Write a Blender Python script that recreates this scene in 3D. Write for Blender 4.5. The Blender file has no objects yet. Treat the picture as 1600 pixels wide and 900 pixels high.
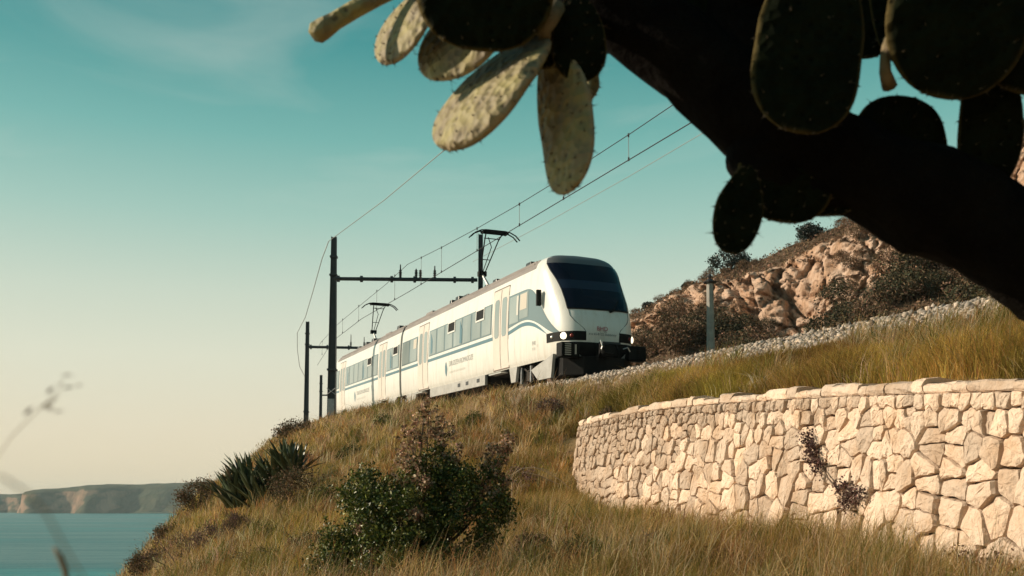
import bpy, math, random
import numpy as np
from mathutils import Vector, Matrix, noise as mnoise

random.seed(7)
RNG = np.random.default_rng(11)
scene = bpy.context.scene
COL = scene.collection

# ------------------------------------------------------------------ camera
F = 1600.0; YC = 666.0; PITCH = math.radians(4.5)
def P(x, y, d):
    """photograph pixel + distance -> world point (camera at the origin)"""
    xc = (x-800.0)/F*d; yc = (YC-y)/F*d
    return np.array([xc, d*math.cos(PITCH)-yc*math.sin(PITCH), d*math.sin(PITCH)+yc*math.cos(PITCH)])
def project(p):
    X, Y, Z = p[..., 0], p[..., 1], p[..., 2]
    d = Y*math.cos(PITCH)+Z*math.sin(PITCH); u = -Y*math.sin(PITCH)+Z*math.cos(PITCH)
    d = np.where(np.abs(d) < 1e-6, 1e-6, d)
    return 800+F*X/d, YC-F*u/d, d
cd = bpy.data.cameras.new('camera'); cam = bpy.data.objects.new('camera', cd); COL.objects.link(cam)
cd.sensor_width = 36; cd.lens = 36; cd.shift_y = (YC-450)/1600.0
cd.clip_start = 0.05; cd.clip_end = 20000
cam.rotation_euler = (math.radians(90)+PITCH, 0, 0)
cd.dof.use_dof = True; cd.dof.focus_distance = 28; cd.dof.aperture_fstop = 5.0
scene.camera = cam

# ------------------------------------------------------------------ sky, sun, exposure
SUN_EL = math.radians(25); SUN_AZ = math.radians(-84)         # from +Y, clockwise
sun_dir = Vector((math.sin(SUN_AZ)*math.cos(SUN_EL), math.cos(SUN_AZ)*math.cos(SUN_EL), math.sin(SUN_EL)))
w = bpy.data.worlds.new('World'); scene.world = w; w.use_nodes = True
nt = w.node_tree; nt.nodes.clear()
N = nt.nodes.new; LK = nt.links.new
out = N('ShaderNodeOutputWorld'); bg = N('ShaderNodeBackground')
sky = N('ShaderNodeTexSky'); sky.sky_type = 'NISHITA'; sky.sun_disc = False
sky.sun_elevation = SUN_EL; sky.sun_rotation = SUN_AZ; sky.air_density = 1.0; sky.dust_density = 2.0; sky.ozone_density = 1.5
tc = N('ShaderNodeTexCoord'); sep = N('ShaderNodeSeparateXYZ'); LK(tc.outputs['Generated'], sep.inputs[0])
ramp = N('ShaderNodeValToRGB')
def lin(c):
    return tuple(((v/255.0)/12.92 if v/255.0 <= 0.04045 else ((v/255.0+0.055)/1.055)**2.4) for v in c)
stops = [(0.0, (229, 210, 176)), (0.07, (226, 214, 186)), (0.14, (217, 217, 194)), (0.20, (197, 209, 190)), (0.27, (158, 194, 180)),
         (0.34, (114, 174, 165)), (0.42, (64, 143, 141)), (0.60, (32, 102, 112)), (1.0, (17, 70, 86))]
els = ramp.color_ramp.elements
for i, (p, c) in enumerate(stops):
    e = els[i] if i < 2 else els.new(p)
    e.position = p; e.color = lin(c)+(1,)
for i, (p, c) in enumerate(stops):
    els[i].position = p; els[i].color = lin(c)+(1,)
LK(sep.outputs['Z'], ramp.inputs['Fac'])
# thin cirrus veil, everywhere in the sky
mp = N('ShaderNodeMapping'); mp.inputs['Rotation'].default_value = (0.3, 0.5, 0.4); mp.inputs['Scale'].default_value = (2.2, 2.2, 9.0)
LK(tc.outputs['Generated'], mp.inputs[0])
cn = N('ShaderNodeTexNoise'); cn.inputs['Scale'].default_value = 1.6; cn.inputs['Detail'].default_value = 6; cn.inputs['Distortion'].default_value = 0.8
LK(mp.outputs[0], cn.inputs['Vector'])
cr = N('ShaderNodeMapRange'); cr.inputs['From Min'].default_value = 0.52; cr.inputs['From Max'].default_value = 0.80
cr.inputs['To Max'].default_value = 0.22; LK(cn.outputs['Fac'], cr.inputs['Value'])
veil = N('ShaderNodeMixRGB'); LK(cr.outputs[0], veil.inputs[0]); LK(ramp.outputs[0], veil.inputs[1]); veil.inputs[2].default_value = lin((222, 222, 208))+(1,)
nm = N('ShaderNodeVectorMath'); nm.operation = 'SCALE'; nm.inputs['Scale'].default_value = 1.0
mix = N('ShaderNodeMixRGB'); mix.inputs[0].default_value = 0.92
sc_ = N('ShaderNodeVectorMath'); sc_.operation = 'SCALE'; sc_.inputs['Scale'].default_value = 10.0
LK(veil.outputs[0], sc_.inputs[0]); LK(sky.outputs[0], mix.inputs[1]); LK(sc_.outputs[0], mix.inputs[2])
LK(mix.outputs[0], bg.inputs['Color']); bg.inputs['Strength'].default_value = 0.1; LK(bg.outputs[0], out.inputs[0])
sl = bpy.data.lights.new('sun', 'SUN'); so = bpy.data.objects.new('sun', sl); COL.objects.link(so)
sl.energy = 5.0; sl.angle = math.radians(0.5); sl.color = (1.0, 0.84, 0.64)
so.rotation_euler = sun_dir.to_track_quat('Z', 'Y').to_euler(); so.location = (-30, 0, 40)
scene.view_settings.view_transform = 'Standard'; scene.view_settings.look = 'None'
scene.view_settings.exposure = 0.16; scene.view_settings.gamma = 1.0
scene.render.engine = 'CYCLES'
scene.cycles.use_denoising = True
scene.cycles.max_bounces = 6; scene.cycles.diffuse_bounces = 3; scene.cycles.glossy_bounces = 3
scene.cycles.transmission_bounces = 4; scene.cycles.transparent_max_bounces = 6; scene.cycles.volume_bounces = 0

# ------------------------------------------------------------------ helpers
def mat(name, col, rough=0.8, metal=0.0, var=0.0, scale=4.0, col2=None, bump=0.0, bscale=20.0, spec=0.5, attr=None,
        transl=0.0, emit=None, estr=0.0, coat=0.0, stretch=None, detail=5, bdist=0.02, ramp=(0.35, 0.65), coords='Object'):
    m = bpy.data.materials.new(name); m.use_nodes = True
    t = m.node_tree; b = t.nodes['Principled BSDF']; o = t.nodes['Material Output']
    b.inputs['Base Color'].default_value = tuple(col)+(1,); b.inputs['Roughness'].default_value = rough
    b.inputs['Metallic'].default_value = metal; b.inputs['Specular IOR Level'].default_value = spec
    b.inputs['Coat Weight'].default_value = coat; b.inputs['Coat Roughness'].default_value = 0.08
    tcn = t.nodes.new('ShaderNodeTexCoord'); vec = tcn.outputs[coords]
    if stretch:
        mpn = t.nodes.new('ShaderNodeMapping'); mpn.inputs['Scale'].default_value = stretch
        t.links.new(vec, mpn.inputs[0]); vec = mpn.outputs[0]
    src = None
    if attr:
        a = t.nodes.new('ShaderNodeAttribute'); a.attribute_name = attr; src = a.outputs['Color']
    if col2 is not None:
        n = t.nodes.new('ShaderNodeTexNoise'); n.inputs['Scale'].default_value = scale; n.inputs['Detail'].default_value = detail
        n.inputs['Roughness'].default_value = 0.62
        t.links.new(vec, n.inputs['Vector'])
        mr = t.nodes.new('ShaderNodeMapRange'); mr.inputs['From Min'].default_value = ramp[0]; mr.inputs['From Max'].default_value = ramp[1]
        t.links.new(n.outputs['Fac'], mr.inputs['Value'])
        mx = t.nodes.new('ShaderNodeMixRGB'); t.links.new(mr.outputs[0], mx.inputs[0])
        if src: t.links.new(src, mx.inputs[1])
        else: mx.inputs[1].default_value = tuple(col)+(1,)
        mx.inputs[2].default_value = tuple(col2)+(1,)
        if src:
            mx.blend_type = 'MULTIPLY'
        src = mx.outputs[0]
    if var > 0:
        oi = t.nodes.new('ShaderNodeObjectInfo'); hs = t.nodes.new('ShaderNodeHueSaturation')
        mr2 = t.nodes.new('ShaderNodeMapRange'); mr2.inputs['To Min'].default_value = 1-var; mr2.inputs['To Max'].default_value = 1+var
        t.links.new(oi.outputs['Random'], mr2.inputs['Value']); t.links.new(mr2.outputs[0], hs.inputs['Value'])
        if src: t.links.new(src, hs.inputs['Color'])
        else: hs.inputs['Color'].default_value = tuple(col)+(1,)
        src = hs.outputs[0]
    if src: t.links.new(src, b.inputs['Base Color'])
    if bump > 0:
        n2 = t.nodes.new('ShaderNodeTexNoise'); n2.inputs['Scale'].default_value = bscale; n2.inputs['Detail'].default_value = 6
        n2.inputs['Roughness'].default_value = 0.65
        t.links.new(vec, n2.inputs['Vector'])
        bp = t.nodes.new('ShaderNodeBump'); bp.inputs['Strength'].default_value = bump; bp.inputs['Distance'].default_value = bdist
        t.links.new(n2.outputs['Fac'], bp.inputs['Height']); t.links.new(bp.outputs[0], b.inputs['Normal'])
    if emit:
        b.inputs['Emission Color'].default_value = tuple(emit)+(1,); b.inputs['Emission Strength'].default_value = estr
    if transl > 0:
        tr = t.nodes.new('ShaderNodeBsdfTranslucent'); ms = t.nodes.new('ShaderNodeMixShader'); ms.inputs[0].default_value = transl
        if src: t.links.new(src, tr.inputs['Color'])
        else: tr.inputs['Color'].default_value = tuple(col)+(1,)
        t.links.new(b.outputs[0], ms.inputs[1]); t.links.new(tr.outputs[0], ms.inputs[2]); t.links.new(ms.outputs[0], o.inputs['Surface'])
    return m

def meshdata(name, V, Fc, m=None, smooth=False, colors=None, colname='tint'):
    me = bpy.data.meshes.new(name)
    V = np.asarray(V, dtype=np.float32).reshape(-1, 3)
    if isinstance(Fc, np.ndarray):
        k = Fc.shape[1]; nf = Fc.shape[0]
        me.vertices.add(len(V)); me.vertices.foreach_set('co', V.ravel())
        me.loops.add(nf*k); me.loops.foreach_set('vertex_index', Fc.astype(np.int32).ravel())
        me.polygons.add(nf); me.polygons.foreach_set('loop_start', np.arange(0, nf*k, k, dtype=np.int32))
        me.polygons.foreach_set('loop_total', np.full(nf, k, dtype=np.int32))
        me.update(calc_edges=True)
    else:
        me.from_pydata([tuple(map(float, v)) for v in V], [], [tuple(map(int, f)) for f in Fc]); me.update()
    if smooth: me.polygons.foreach_set('use_smooth', np.ones(len(me.polygons), dtype=bool))
    if colors is not None:
        c = np.ones((len(V), 4), dtype=np.float32); c[:, :3] = colors
        at = me.color_attributes.new(colname, 'FLOAT_COLOR', 'POINT'); at.data.foreach_set('color', c.ravel())
    if m is not None: me.materials.append(m)
    return me
def link(name, data, parent=None, loc=None):
    o = bpy.data.objects.new(name, data); COL.objects.link(o)
    if parent is not None: o.parent = parent
    if loc is not None: o.location = loc
    return o
def tag(o, label=None, cat=None, group=None, kind=None):
    if label: o['label'] = label
    if cat: o['category'] = cat
    if group: o['group'] = group
    if kind: o['kind'] = kind
    return o
def empty(name, loc=(0, 0, 0)):
    o = bpy.data.objects.new(name, None); o.empty_display_size = 0.2; COL.objects.link(o); o.location = tuple(float(v) for v in loc); return o

class MB:
    """collects simple shapes into one mesh"""
    def __init__(s): s.v = []; s.f = []
    def add(s, V, Fc):
        k = len(s.v); s.v += [tuple(map(float, v)) for v in V]; s.f += [tuple(int(i)+k for i in f) for f in Fc]; return s
    def box(s, c, size, rz=0.0, taper=1.0):
        cx, cy, cz = c; a, b, h = size[0]/2, size[1]/2, size[2]/2
        V = []
        for z, t in ((-h, 1.0), (h, taper)):
            for x, y in ((-a, -b), (a, -b), (a, b), (-a, b)):
                x2, y2 = x*t, y*t
                V.append((cx+x2*math.cos(rz)-y2*math.sin(rz), cy+x2*math.sin(rz)+y2*math.cos(rz), cz+z))
        return s.add(V, [(3, 2, 1, 0), (4, 5, 6, 7), (0, 1, 5, 4), (1, 2, 6, 5), (2, 3, 7, 6), (3, 0, 4, 7)])
    def tube(s, pts, rad, n=6, cap=True):
        pts = [Vector(tuple(map(float, p))) for p in pts]
        if not hasattr(rad, '__len__'): rad = [rad]*len(pts)
        V = []; Fc = []; prev = None
        for i, p in enumerate(pts):
            t = (pts[min(i+1, len(pts)-1)]-pts[max(i-1, 0)])
            t = t.normalized() if t.length > 1e-9 else Vector((0, 0, 1))
            if prev is None:
                a = Vector((0, 0, 1)) if abs(t.z) < 0.9 else Vector((1, 0, 0))
                u = t.cross(a).normalized()
            else:
                u = (prev-t*prev.dot(t)); u = u.normalized() if u.length > 1e-6 else prev
            prev = u; v = t.cross(u)
            for k in range(n):
                an = 2*math.pi*k/n; V.append(p+(u*math.cos(an)+v*math.sin(an))*rad[i])
        for i in range(len(pts)-1):
            for k in range(n):
                Fc.append((i*n+k, i*n+(k+1) % n, (i+1)*n+(k+1) % n, (i+1)*n+k))
        if cap:
            Fc.append(tuple(range(n-1, -1, -1))); Fc.append(tuple((len(pts)-1)*n+k for k in range(n)))
        return s.add(V, Fc)
    def lathe(s, prof, c=(0, 0, 0), n=10, axis='z'):
        V = []; Fc = []
        for r, z in prof:
            for k in range(n):
                a = 2*math.pi*k/n; x, y = r*math.cos(a), r*math.sin(a)
                p = (x, y, z) if axis == 'z' else ((z, x, y) if axis == 'x' else (x, z, y))
                V.append((c[0]+p[0], c[1]+p[1], c[2]+p[2]))
        for i in range(len(prof)-1):
            for k in range(n): Fc.append((i*n+k, i*n+(k+1) % n, (i+1)*n+(k+1) % n, (i+1)*n+k))
        Fc.append(tuple(range(n-1, -1, -1))); Fc.append(tuple((len(prof)-1)*n+k for k in range(n)))
        return s.add(V, Fc)
    def build(s, name, m, parent=None, smooth=False, off=None):
        V = np.array(s.v, dtype=np.float32)
        if off is not None: V = V-np.array(off, dtype=np.float32)
        me = meshdata(name, V, s.f, m, smooth)
        return link(name, me, parent)
def bevel(o, wd=0.01, seg=2):
    md = o.modifiers.new('bevel', 'BEVEL'); md.width = wd; md.segments = seg; md.limit_method = 'ANGLE'; return o

def smooth01(a, b, x):
    t = np.clip((x-a)/(b-a), 0, 1); return t*t*(3-2*t)
# cheap vectorised value noise
_perm = np.random.default_rng(3).random((64, 64, 64)).astype(np.float32)
def vnoise(x, y, z=0.0, s=1.0):
    x = np.asarray(x, dtype=np.float64)*s; y = np.asarray(y, dtype=np.float64)*s; z = np.asarray(z, dtype=np.float64)*s+np.zeros_like(x)
    xi = np.floor(x).astype(int); yi = np.floor(y).astype(int); zi = np.floor(z).astype(int)
    fx, fy, fz = x-xi, y-yi, z-zi
    fx = fx*fx*(3-2*fx); fy = fy*fy*(3-2*fy); fz = fz*fz*(3-2*fz)
    def g(i, j, k): return _perm[(xi+i) % 64, (yi+j) % 64, (zi+k) % 64]
    c00 = g(0, 0, 0)*(1-fx)+g(1, 0, 0)*fx; c10 = g(0, 1, 0)*(1-fx)+g(1, 1, 0)*fx
    c01 = g(0, 0, 1)*(1-fx)+g(1, 0, 1)*fx; c11 = g(0, 1, 1)*(1-fx)+g(1, 1, 1)*fx
    return ((c00*(1-fy)+c10*fy)*(1-fz)+(c01*(1-fy)+c11*fy)*fz)
def fbm(x, y, z=0.0, s=1.0, o=4, g=0.5):
    r = 0; a = 1; t = 0
    for i in range(o):
        r = r+a*(vnoise(np.asarray(x)+i*7.3, np.asarray(y)+i*3.1, np.asarray(z)+i*1.7, s)-0.5); t += a; a *= g; s *= 2.03
    return r/t*2

# ------------------------------------------------------------------ the line of the railway
SEA = -14.0
dvec = P(176, 733, 1.0); dvec /= np.linalg.norm(dvec)
HEAD0 = math.atan2(-dvec[0], dvec[1]); GRADE = dvec[2]/math.hypot(dvec[0], dvec[1])
A0 = P(862, 555.8, 32.2)                       # near side of the car, lower edge, at the nose
WV = np.array([-math.cos(HEAD0), -math.sin(HEAD0), 0.0])     # towards the sea
DH = np.array([-math.sin(HEAD0), math.cos(HEAD0), 0.0])
C0 = A0-WV*1.42; RAIL0 = A0[2]-0.80
_Ls = np.arange(-60, 330, 0.5)
_hd = HEAD0+np.interp(_Ls, [26, 60, 110, 200, 330], [0, -math.radians(9), -math.radians(16), -math.radians(34), -math.radians(50)])
_cx = np.zeros_like(_Ls); _cy = np.zeros_like(_Ls)
_i0 = int(np.argmin(np.abs(_Ls)))
_cx = np.cumsum(-np.sin(_hd)*0.5); _cy = np.cumsum(np.cos(_hd)*0.5)
_cx += C0[0]-_cx[_i0]; _cy += C0[1]-_cy[_i0]
def railz(L): return RAIL0+np.interp(L, [-60, 70, 120, 330], [-60*GRADE, 70*GRADE, 78*GRADE, 78*GRADE])
def LQ(L, q):
    """distance along the line, offset towards the sea -> world x, y"""
    L = np.asarray(L, dtype=float); q = np.asarray(q, dtype=float)
    h = np.interp(L, _Ls, _hd)
    return np.interp(L, _Ls, _cx)-np.cos(h)*q, np.interp(L, _Ls, _cy)-np.sin(h)*q
def toLQ(x, y):
    rx, ry = np.asarray(x)-C0[0], np.asarray(y)-C0[1]
    return rx*DH[0]+ry*DH[1], rx*WV[0]+ry*WV[1]

# wall path (plan), from the far end to the near end, with the height of its top
_wp = [(948, 22.3, 652), (912, 21.6, 656), (903, 20.8, 658), (922, 19.7, 652), (955, 18.6, 643), (1000, 17.4, 633), (1050, 16.1, 626), (1100, 15.0, 620), (1200, 13.0, 611),
       (1300, 11.5, 603), (1400, 10.2, 598), (1500, 9.2, 592), (1600, 8.4, 588), (1700, 7.75, 584), (1830, 7.1, 580), (2000, 6.4, 574)]
_wpts = np.array([P(a, c, b) for a, b, c in _wp])
_seg = np.hypot(np.diff(_wpts[:, 0]), np.diff(_wpts[:, 1])); _ws = np.concatenate([[0], np.cumsum(_seg)])
WLEN = _ws[-1]
_wsf = np.linspace(0, WLEN, 240)
def _smooth(a, n=9):
    k = np.ones(n)/n; p = np.concatenate([np.full(n//2, a[0]), a, np.full(n//2, a[-1])]); return np.convolve(p, k, 'valid')
_wx = _smooth(np.interp(_wsf, _ws, _wpts[:, 0])); _wy = _smooth(np.interp(_wsf, _ws, _wpts[:, 1])); _wz = _smooth(np.interp(_wsf, _ws, _wpts[:, 2]), 15)
def wallpt(s):
    x = np.interp(s, _wsf, _wx); y = np.interp(s, _wsf, _wy); z = np.interp(s, _wsf, _wz)
    e = 0.15
    tx = np.interp(s+e, _wsf, _wx)-np.interp(s-e, _wsf, _wx); ty = np.interp(s+e, _wsf, _wy)-np.interp(s-e, _wsf, _wy)
    l = np.hypot(tx, ty)+1e-9; tx, ty = tx/l, ty/l
    return x, y, z, ty, -tx          # outward normal (towards the path / sea): right of travel is away, so use left... set below
_t = wallpt(np.array([6.0]))
WSGN = -1.0 if _t[3][0] > 0 else 1.0
_wL, _wQ = toLQ(_wx, _wy)
_o = np.argsort(_wL[12:]); _wLs = _wL[12:][_o]; _wQs = _wQ[12:][_o]; _wZs = _wz[12:][_o]
LEND = _wL.max()

# ------------------------------------------------------------------ terrain height
_tabL = [-60, -32, -20, -13, -6, 0, 8, 13, 22, 40, 330]
_tabQ = [3.2, 5.0, 6.5, 8.0, 9.5, 11.0, 12.5, 14.0, 17.0, 22.0, 40.0, 80.0]
_tab = np.array([
 [-3.4, -3.5, -3.6, -3.65, -3.7, -3.8, -3.9, -4.0, -4.3, -5.2, -10, -25],
 [-3.4, -3.5, -3.6, -3.7, -3.8, -3.95, -4.0, -4.1, -4.5, -6.0, -13, -28],
 [-3.5, -3.6, -3.75, -3.9, -4.0, -4.1, -4.3, -4.6, -5.3, -7.5, -16, -28],
 [-3.4, -3.5, -3.85, -3.95, -4.05, -4.2, -4.5, -5.2, -6.7, -9.5, -18, -28],
 [-0.85, -1.35, -2.1, -2.65, -3.25, -3.95, -4.9, -6.2, -8.6, -12, -20, -28],
 [-0.75, -1.05, -1.65, -2.3, -2.95, -3.75, -5.0, -6.6, -9.2, -13, -20, -28],
 [-0.60, -0.72, -1.15, -1.9, -2.7, -3.65, -5.2, -7.0, -10., -14, -20, -28],
 [-0.60, -0.75, -1.3, -2.35, -3.55, -4.95, -6.7, -8.7, -12, -16, -22, -28],
 [-0.60, -0.8, -1.7, -3.2, -4.9, -6.8, -8.9, -11., -15, -19, -24, -28],
 [-0.6, -1.2, -3.0, -5.0, -7.0, -9.0, -11, -13, -17, -21, -26, -30],
 [-0.6, -1.2, -3.0, -5.0, -7.0, -9.0, -11, -13, -17, -21, -26, -30]])
def table(L, q):
    L = np.clip(L, _tabL[0], _tabL[-1]); q = np.clip(q, _tabQ[0], _tabQ[-1])
    i = np.clip(np.searchsorted(_tabL, L)-1, 0, len(_tabL)-2); a = (L-np.take(_tabL, i))/(np.take(_tabL, i+1)-np.take(_tabL, i))
    a = a*a*(3-2*a)*0.5+a*0.5
    j = np.clip(np.searchsorted(_tabQ, q)-1, 0, len(_tabQ)-2); b = (q-np.take(_tabQ, j))/(np.take(_tabQ, j+1)-np.take(_tabQ, j))
    return (_tab[i, j]*(1-b)+_tab[i, j+1]*b)*(1-a)+(_tab[i+1, j]*(1-b)+_tab[i+1, j+1]*b)*a
def height(L, q, rough=True):
    L = np.asarray(L, dtype=float); q = np.asarray(q, dtype=float); L, q = np.broadcast_arrays(L, q)
    rz = railz(L)
    low = table(L, q)
    # terrace held up by the wall
    qw = np.interp(L, _wLs, _wQs); zt = np.interp(L, _wLs, _wZs)-rz
    up = np.interp(q, [3.2, 4.0], [0, 1]); up = -0.90*(1-np.clip((q-3.2)/np.maximum(qw-0.3-3.2, 0.5), 0, 1))+(zt-0.10)*np.clip((q-3.2)/np.maximum(qw-0.3-3.2, 0.5), 0, 1)
    wid = np.interp(L, [LEND-1.2, LEND+3.5], [0.12, 2.2])
    stepm = 1-smooth01(-wid, wid, q-(qw-0.30))
    infl = 1-smooth01(LEND-0.2, LEND+5.0, L)
    prof = low*(1-infl)+(low*(1-stepm)+np.maximum(up, low)*stepm)*infl
    # ballast bed and ground on the far side
    bed = np.interp(q, [-60, -30, -14, -8, -4.4, -3.0, -1.75, 1.75, 3.2], [8, 3.0, 0.4, -0.6, -0.9, -0.85, -0.22, -0.22, -0.95])
    near = np.interp(q, [1.75, 3.2], [0, 1])
    p = np.where(q < 1.75, bed, np.where(q < 3.2, -0.22*(1-near)+prof*near, prof))
    z = rz+p
    if rough:
        x, y = LQ(L, q)
        k = smooth01(2.6, 4.0, q)
        z = z+k*(0.16*fbm(x, y, 0, 0.45, 3)+0.05*fbm(x, y, 5, 1.9, 2))
    return z
def ground(x, y):
    L, q = toLQ(x, y); return float(height(np.array([L]), np.array([q]))[0])

# ------------------------------------------------------------------ materials
M = {}
M['soil'] = mat('dry_soil', (0.26, 0.165, 0.075), 0.95, col2=(0.14, 0.11, 0.045), scale=1.1, bump=0.6, bscale=14, bdist=0.05)
M['grass'] = mat('grass_blade', (0.3, 0.2, 0.08), 0.7, attr='tint', transl=0.38, spec=0.2)
M['leaf'] = mat('leaf', (0.05, 0.08, 0.02), 0.42, attr='tint', transl=0.15, spec=0.45)
M['dryleaf'] = mat('dry_leaf', (0.3, 0.2, 0.15), 0.8, attr='tint', transl=0.15, spec=0.2)
M['twig'] = mat('twig', (0.16, 0.11, 0.07), 0.85, col2=(0.07, 0.05, 0.035), scale=9)
M['paletwig'] = mat('pale_twig', (0.52, 0.40, 0.28), 0.8, col2=(0.35, 0.26, 0.18), scale=6)
M['straw'] = mat('straw', (0.42, 0.32, 0.19), 0.7, col2=(0.25, 0.17, 0.09), scale=12, transl=0.2)
M['ballast'] = mat('ballast_stone', (0.42, 0.38, 0.34), 0.9, attr='tint', bump=0.3, bscale=60)
M['ballastbed'] = mat('ballast_bed', (0.22, 0.19, 0.165), 0.95, col2=(0.10, 0.085, 0.075), scale=9, bump=1.0, bscale=16, bdist=0.06)
M['steel'] = mat('rail_steel', (0.18, 0.13, 0.10), 0.5, metal=0.6, col2=(0.10, 0.06, 0.04), scale=14)
M['concrete'] = mat('concrete', (0.42, 0.40, 0.36), 0.85, col2=(0.29, 0.275, 0.25), scale=3.5, bump=0.25, bscale=30)
M['mastpaint'] = mat('mast_paint', (0.022, 0.028, 0.038), 0.6, col2=(0.038, 0.040, 0.045), scale=3, bump=0.1, bscale=20)
M['plate'] = mat('grey_plate', (0.34, 0.36, 0.38), 0.55, metal=0.3, col2=(0.24, 0.25, 0.26), scale=5)
M['wire'] = mat('wire_copper', (0.05, 0.045, 0.045), 0.5, metal=0.6)
M['palewire'] = mat('wire_aluminium', (0.36, 0.33, 0.31), 0.5, metal=0.5)
M['insul'] = mat('insulator', (0.035, 0.03, 0.032), 0.35)

# ------------------------------------------------------------------ ground sheet
Lg = np.concatenate([np.arange(-60, -30, 1.5), np.arange(-30, 18, 0.22), np.arange(18, 45, 0.7), np.arange(45, 120, 2.5), np.arange(120, 321, 10)])
qg = np.concatenate([np.arange(-60, -8, 3.0), np.arange(-8, 1.5, 0.6), np.arange(1.5, 17, 0.17), np.arange(17, 30, 0.8), np.arange(30, 81, 5)])
LL, QQ = np.meshgrid(Lg, qg, indexing='ij')
XX, YY = LQ(LL, QQ); ZZ = height(LL, QQ)
def gridfaces(nr, ncol):
    i = np.arange(nr-1)[:, None]*ncol+np.arange(ncol-1)[None, :]
    return np.stack([i, i+1, i+ncol+1, i+ncol], -1).reshape(-1, 4)
me = meshdata('hillside', np.stack([XX, YY, ZZ], -1).reshape(-1, 3), gridfaces(len(Lg), len(qg))[:, ::-1].copy(), M['soil'], True)
tag(link('hillside', me), kind='structure')

# ballast bed, a sheet just over the ground, then loose stones on its shoulder
bq = np.array([-3.05, -2.4, -1.75, -0.6, 0.6, 1.75, 2.4, 2.95]); bL = np.arange(-50, 130, 1.0)
BL, BQ = np.meshgrid(bL, bq, indexing='ij'); bx, by = LQ(BL, BQ)
bz = height(BL, BQ, False)+0.035
me = meshdata('ballast_bed', np.stack([bx, by, bz], -1).reshape(-1, 3), gridfaces(len(bL), len(bq))[:, ::-1].copy(), M['ballastbed'], True)
tag(link('ballast_bed', me), kind='structure')

def stones(n, Ls, qs, smin, smax, col):
    ico = np.array([(0, 0, 1), (.894, 0, .447), (.276, .851, .447), (-.724, .526, .447), (-.724, -.526, .447), (.276, -.851, .447),
                    (.724, .526, -.447), (-.276, .851, -.447), (-.894, 0, -.447), (-.276, -.851, -.447), (.724, -.526, -.447), (0, 0, -1)])
    fi = np.array([(0, 1, 2), (0, 2, 3), (0, 3, 4), (0, 4, 5), (0, 5, 1), (1, 6, 2), (2, 7, 3), (3, 8, 4), (4, 9, 5), (5, 10, 1),
                   (6, 7, 2), (7, 8, 3), (8, 9, 4), (9, 10, 5), (10, 6, 1), (11, 7, 6), (11, 8, 7), (11, 9, 8), (11, 10, 9), (11, 6, 10)])
    x, y = LQ(Ls, qs); z = height(Ls, qs, False)+0.04
    s = RNG.uniform(smin, smax, n)*RNG.choice([0.8, 1.0, 1.0, 1.35], n)
    v = ico[None]*(1+RNG.uniform(-.45, .40, (n, 12, 1)))*s[:, None, None]*RNG.uniform(.65, 1.2, (n, 1, 3))
    a = RNG.uniform(0, 6.28, n); c, sn = np.cos(a)[:, None], np.sin(a)[:, None]
    vx = v[..., 0]*c-v[..., 1]*sn; vy = v[..., 0]*sn+v[..., 1]*c
    V = np.stack([vx+x[:, None], vy+y[:, None], v[..., 2]+z[:, None]+s[:, None]*RNG.uniform(-.2, .9, n)[:, None]], -1).reshape(-1, 3)
    Fc = (np.arange(n)[:, None, None]*12+fi[None]).reshape(-1, 3)
    k = RNG.choice([.35, .6, .85, 1.0, 1.3], (n, 1))*RNG.uniform(.8, 1.2, (n, 1)); base = np.array(col)[None]*k; base = base*(1+RNG.uniform(-.08, .12, (n, 1))*np.array([[1, .3, -.6]]))
    return V, Fc, np.repeat(base, 12, 0)
n = 22000
Ls = RNG.beta(1.0, 1.5, n)*42-27; qs = 1.55+1.25*RNG.random(n)**0.9
V, Fc, c = stones(n, Ls, qs, 0.022, 0.050, (0.44, 0.37, 0.31))
tag(link('ballast_stones', meshdata('ballast_stones', V, Fc, M['ballast'], False, c)), 'pale grey loose ballast stones heaped beside the track', 'gravel', kind='stuff')

# track: two rails and sleepers
track = tag(empty('railway_track', (float(LQ(0, 0)[0]), float(LQ(0, 0)[1]), float(railz(0)))), kind='structure')
off = np.array(track.location)
for q in (-0.75, 0.75):
    Ls = np.concatenate([np.arange(-50, 26, 6.0), np.arange(26, 130, 4.0)])
    sec = [(-.07, -.17), (.07, -.17), (.07, -.15), (.012, -.13), (.012, -.045), (.036, -.035), (.036, 0), (-.036, 0), (-.036, -.035), (-.012, -.045), (-.012, -.13), (-.07, -.15)]
    V = []; Fc = []
    for i, L in enumerate(Ls):
        for a, b in sec:
            x, y = LQ(L, q+a); V.append((x-off[0], y-off[1], railz(L)+b-off[2]))
    k = len(sec)
    for i in range(len(Ls)-1):
        for j in range(k): Fc.append((i*k+j, (i+1)*k+j, (i+1)*k+(j+1) % k, i*k+(j+1) % k))
    link('rail', meshdata('rail', V, Fc, M['steel']), track)
sb = MB().box((0, 0, 0), (0.24, 2.4, 0.16), taper=0.9); slm = meshdata('sleeper', np.array(sb.v), sb.f, M['concrete'])
for i in range(110):
    L = -30+i*0.62
    o = link('sleeper', slm, track); x, y = LQ(L, 0)
    o.location = (float(x)-off[0], float(y)-off[1], float(railz(L))-0.255-off[2]); o.rotation_euler = (0, -math.atan(GRADE), HEAD0+math.pi/2)

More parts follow.
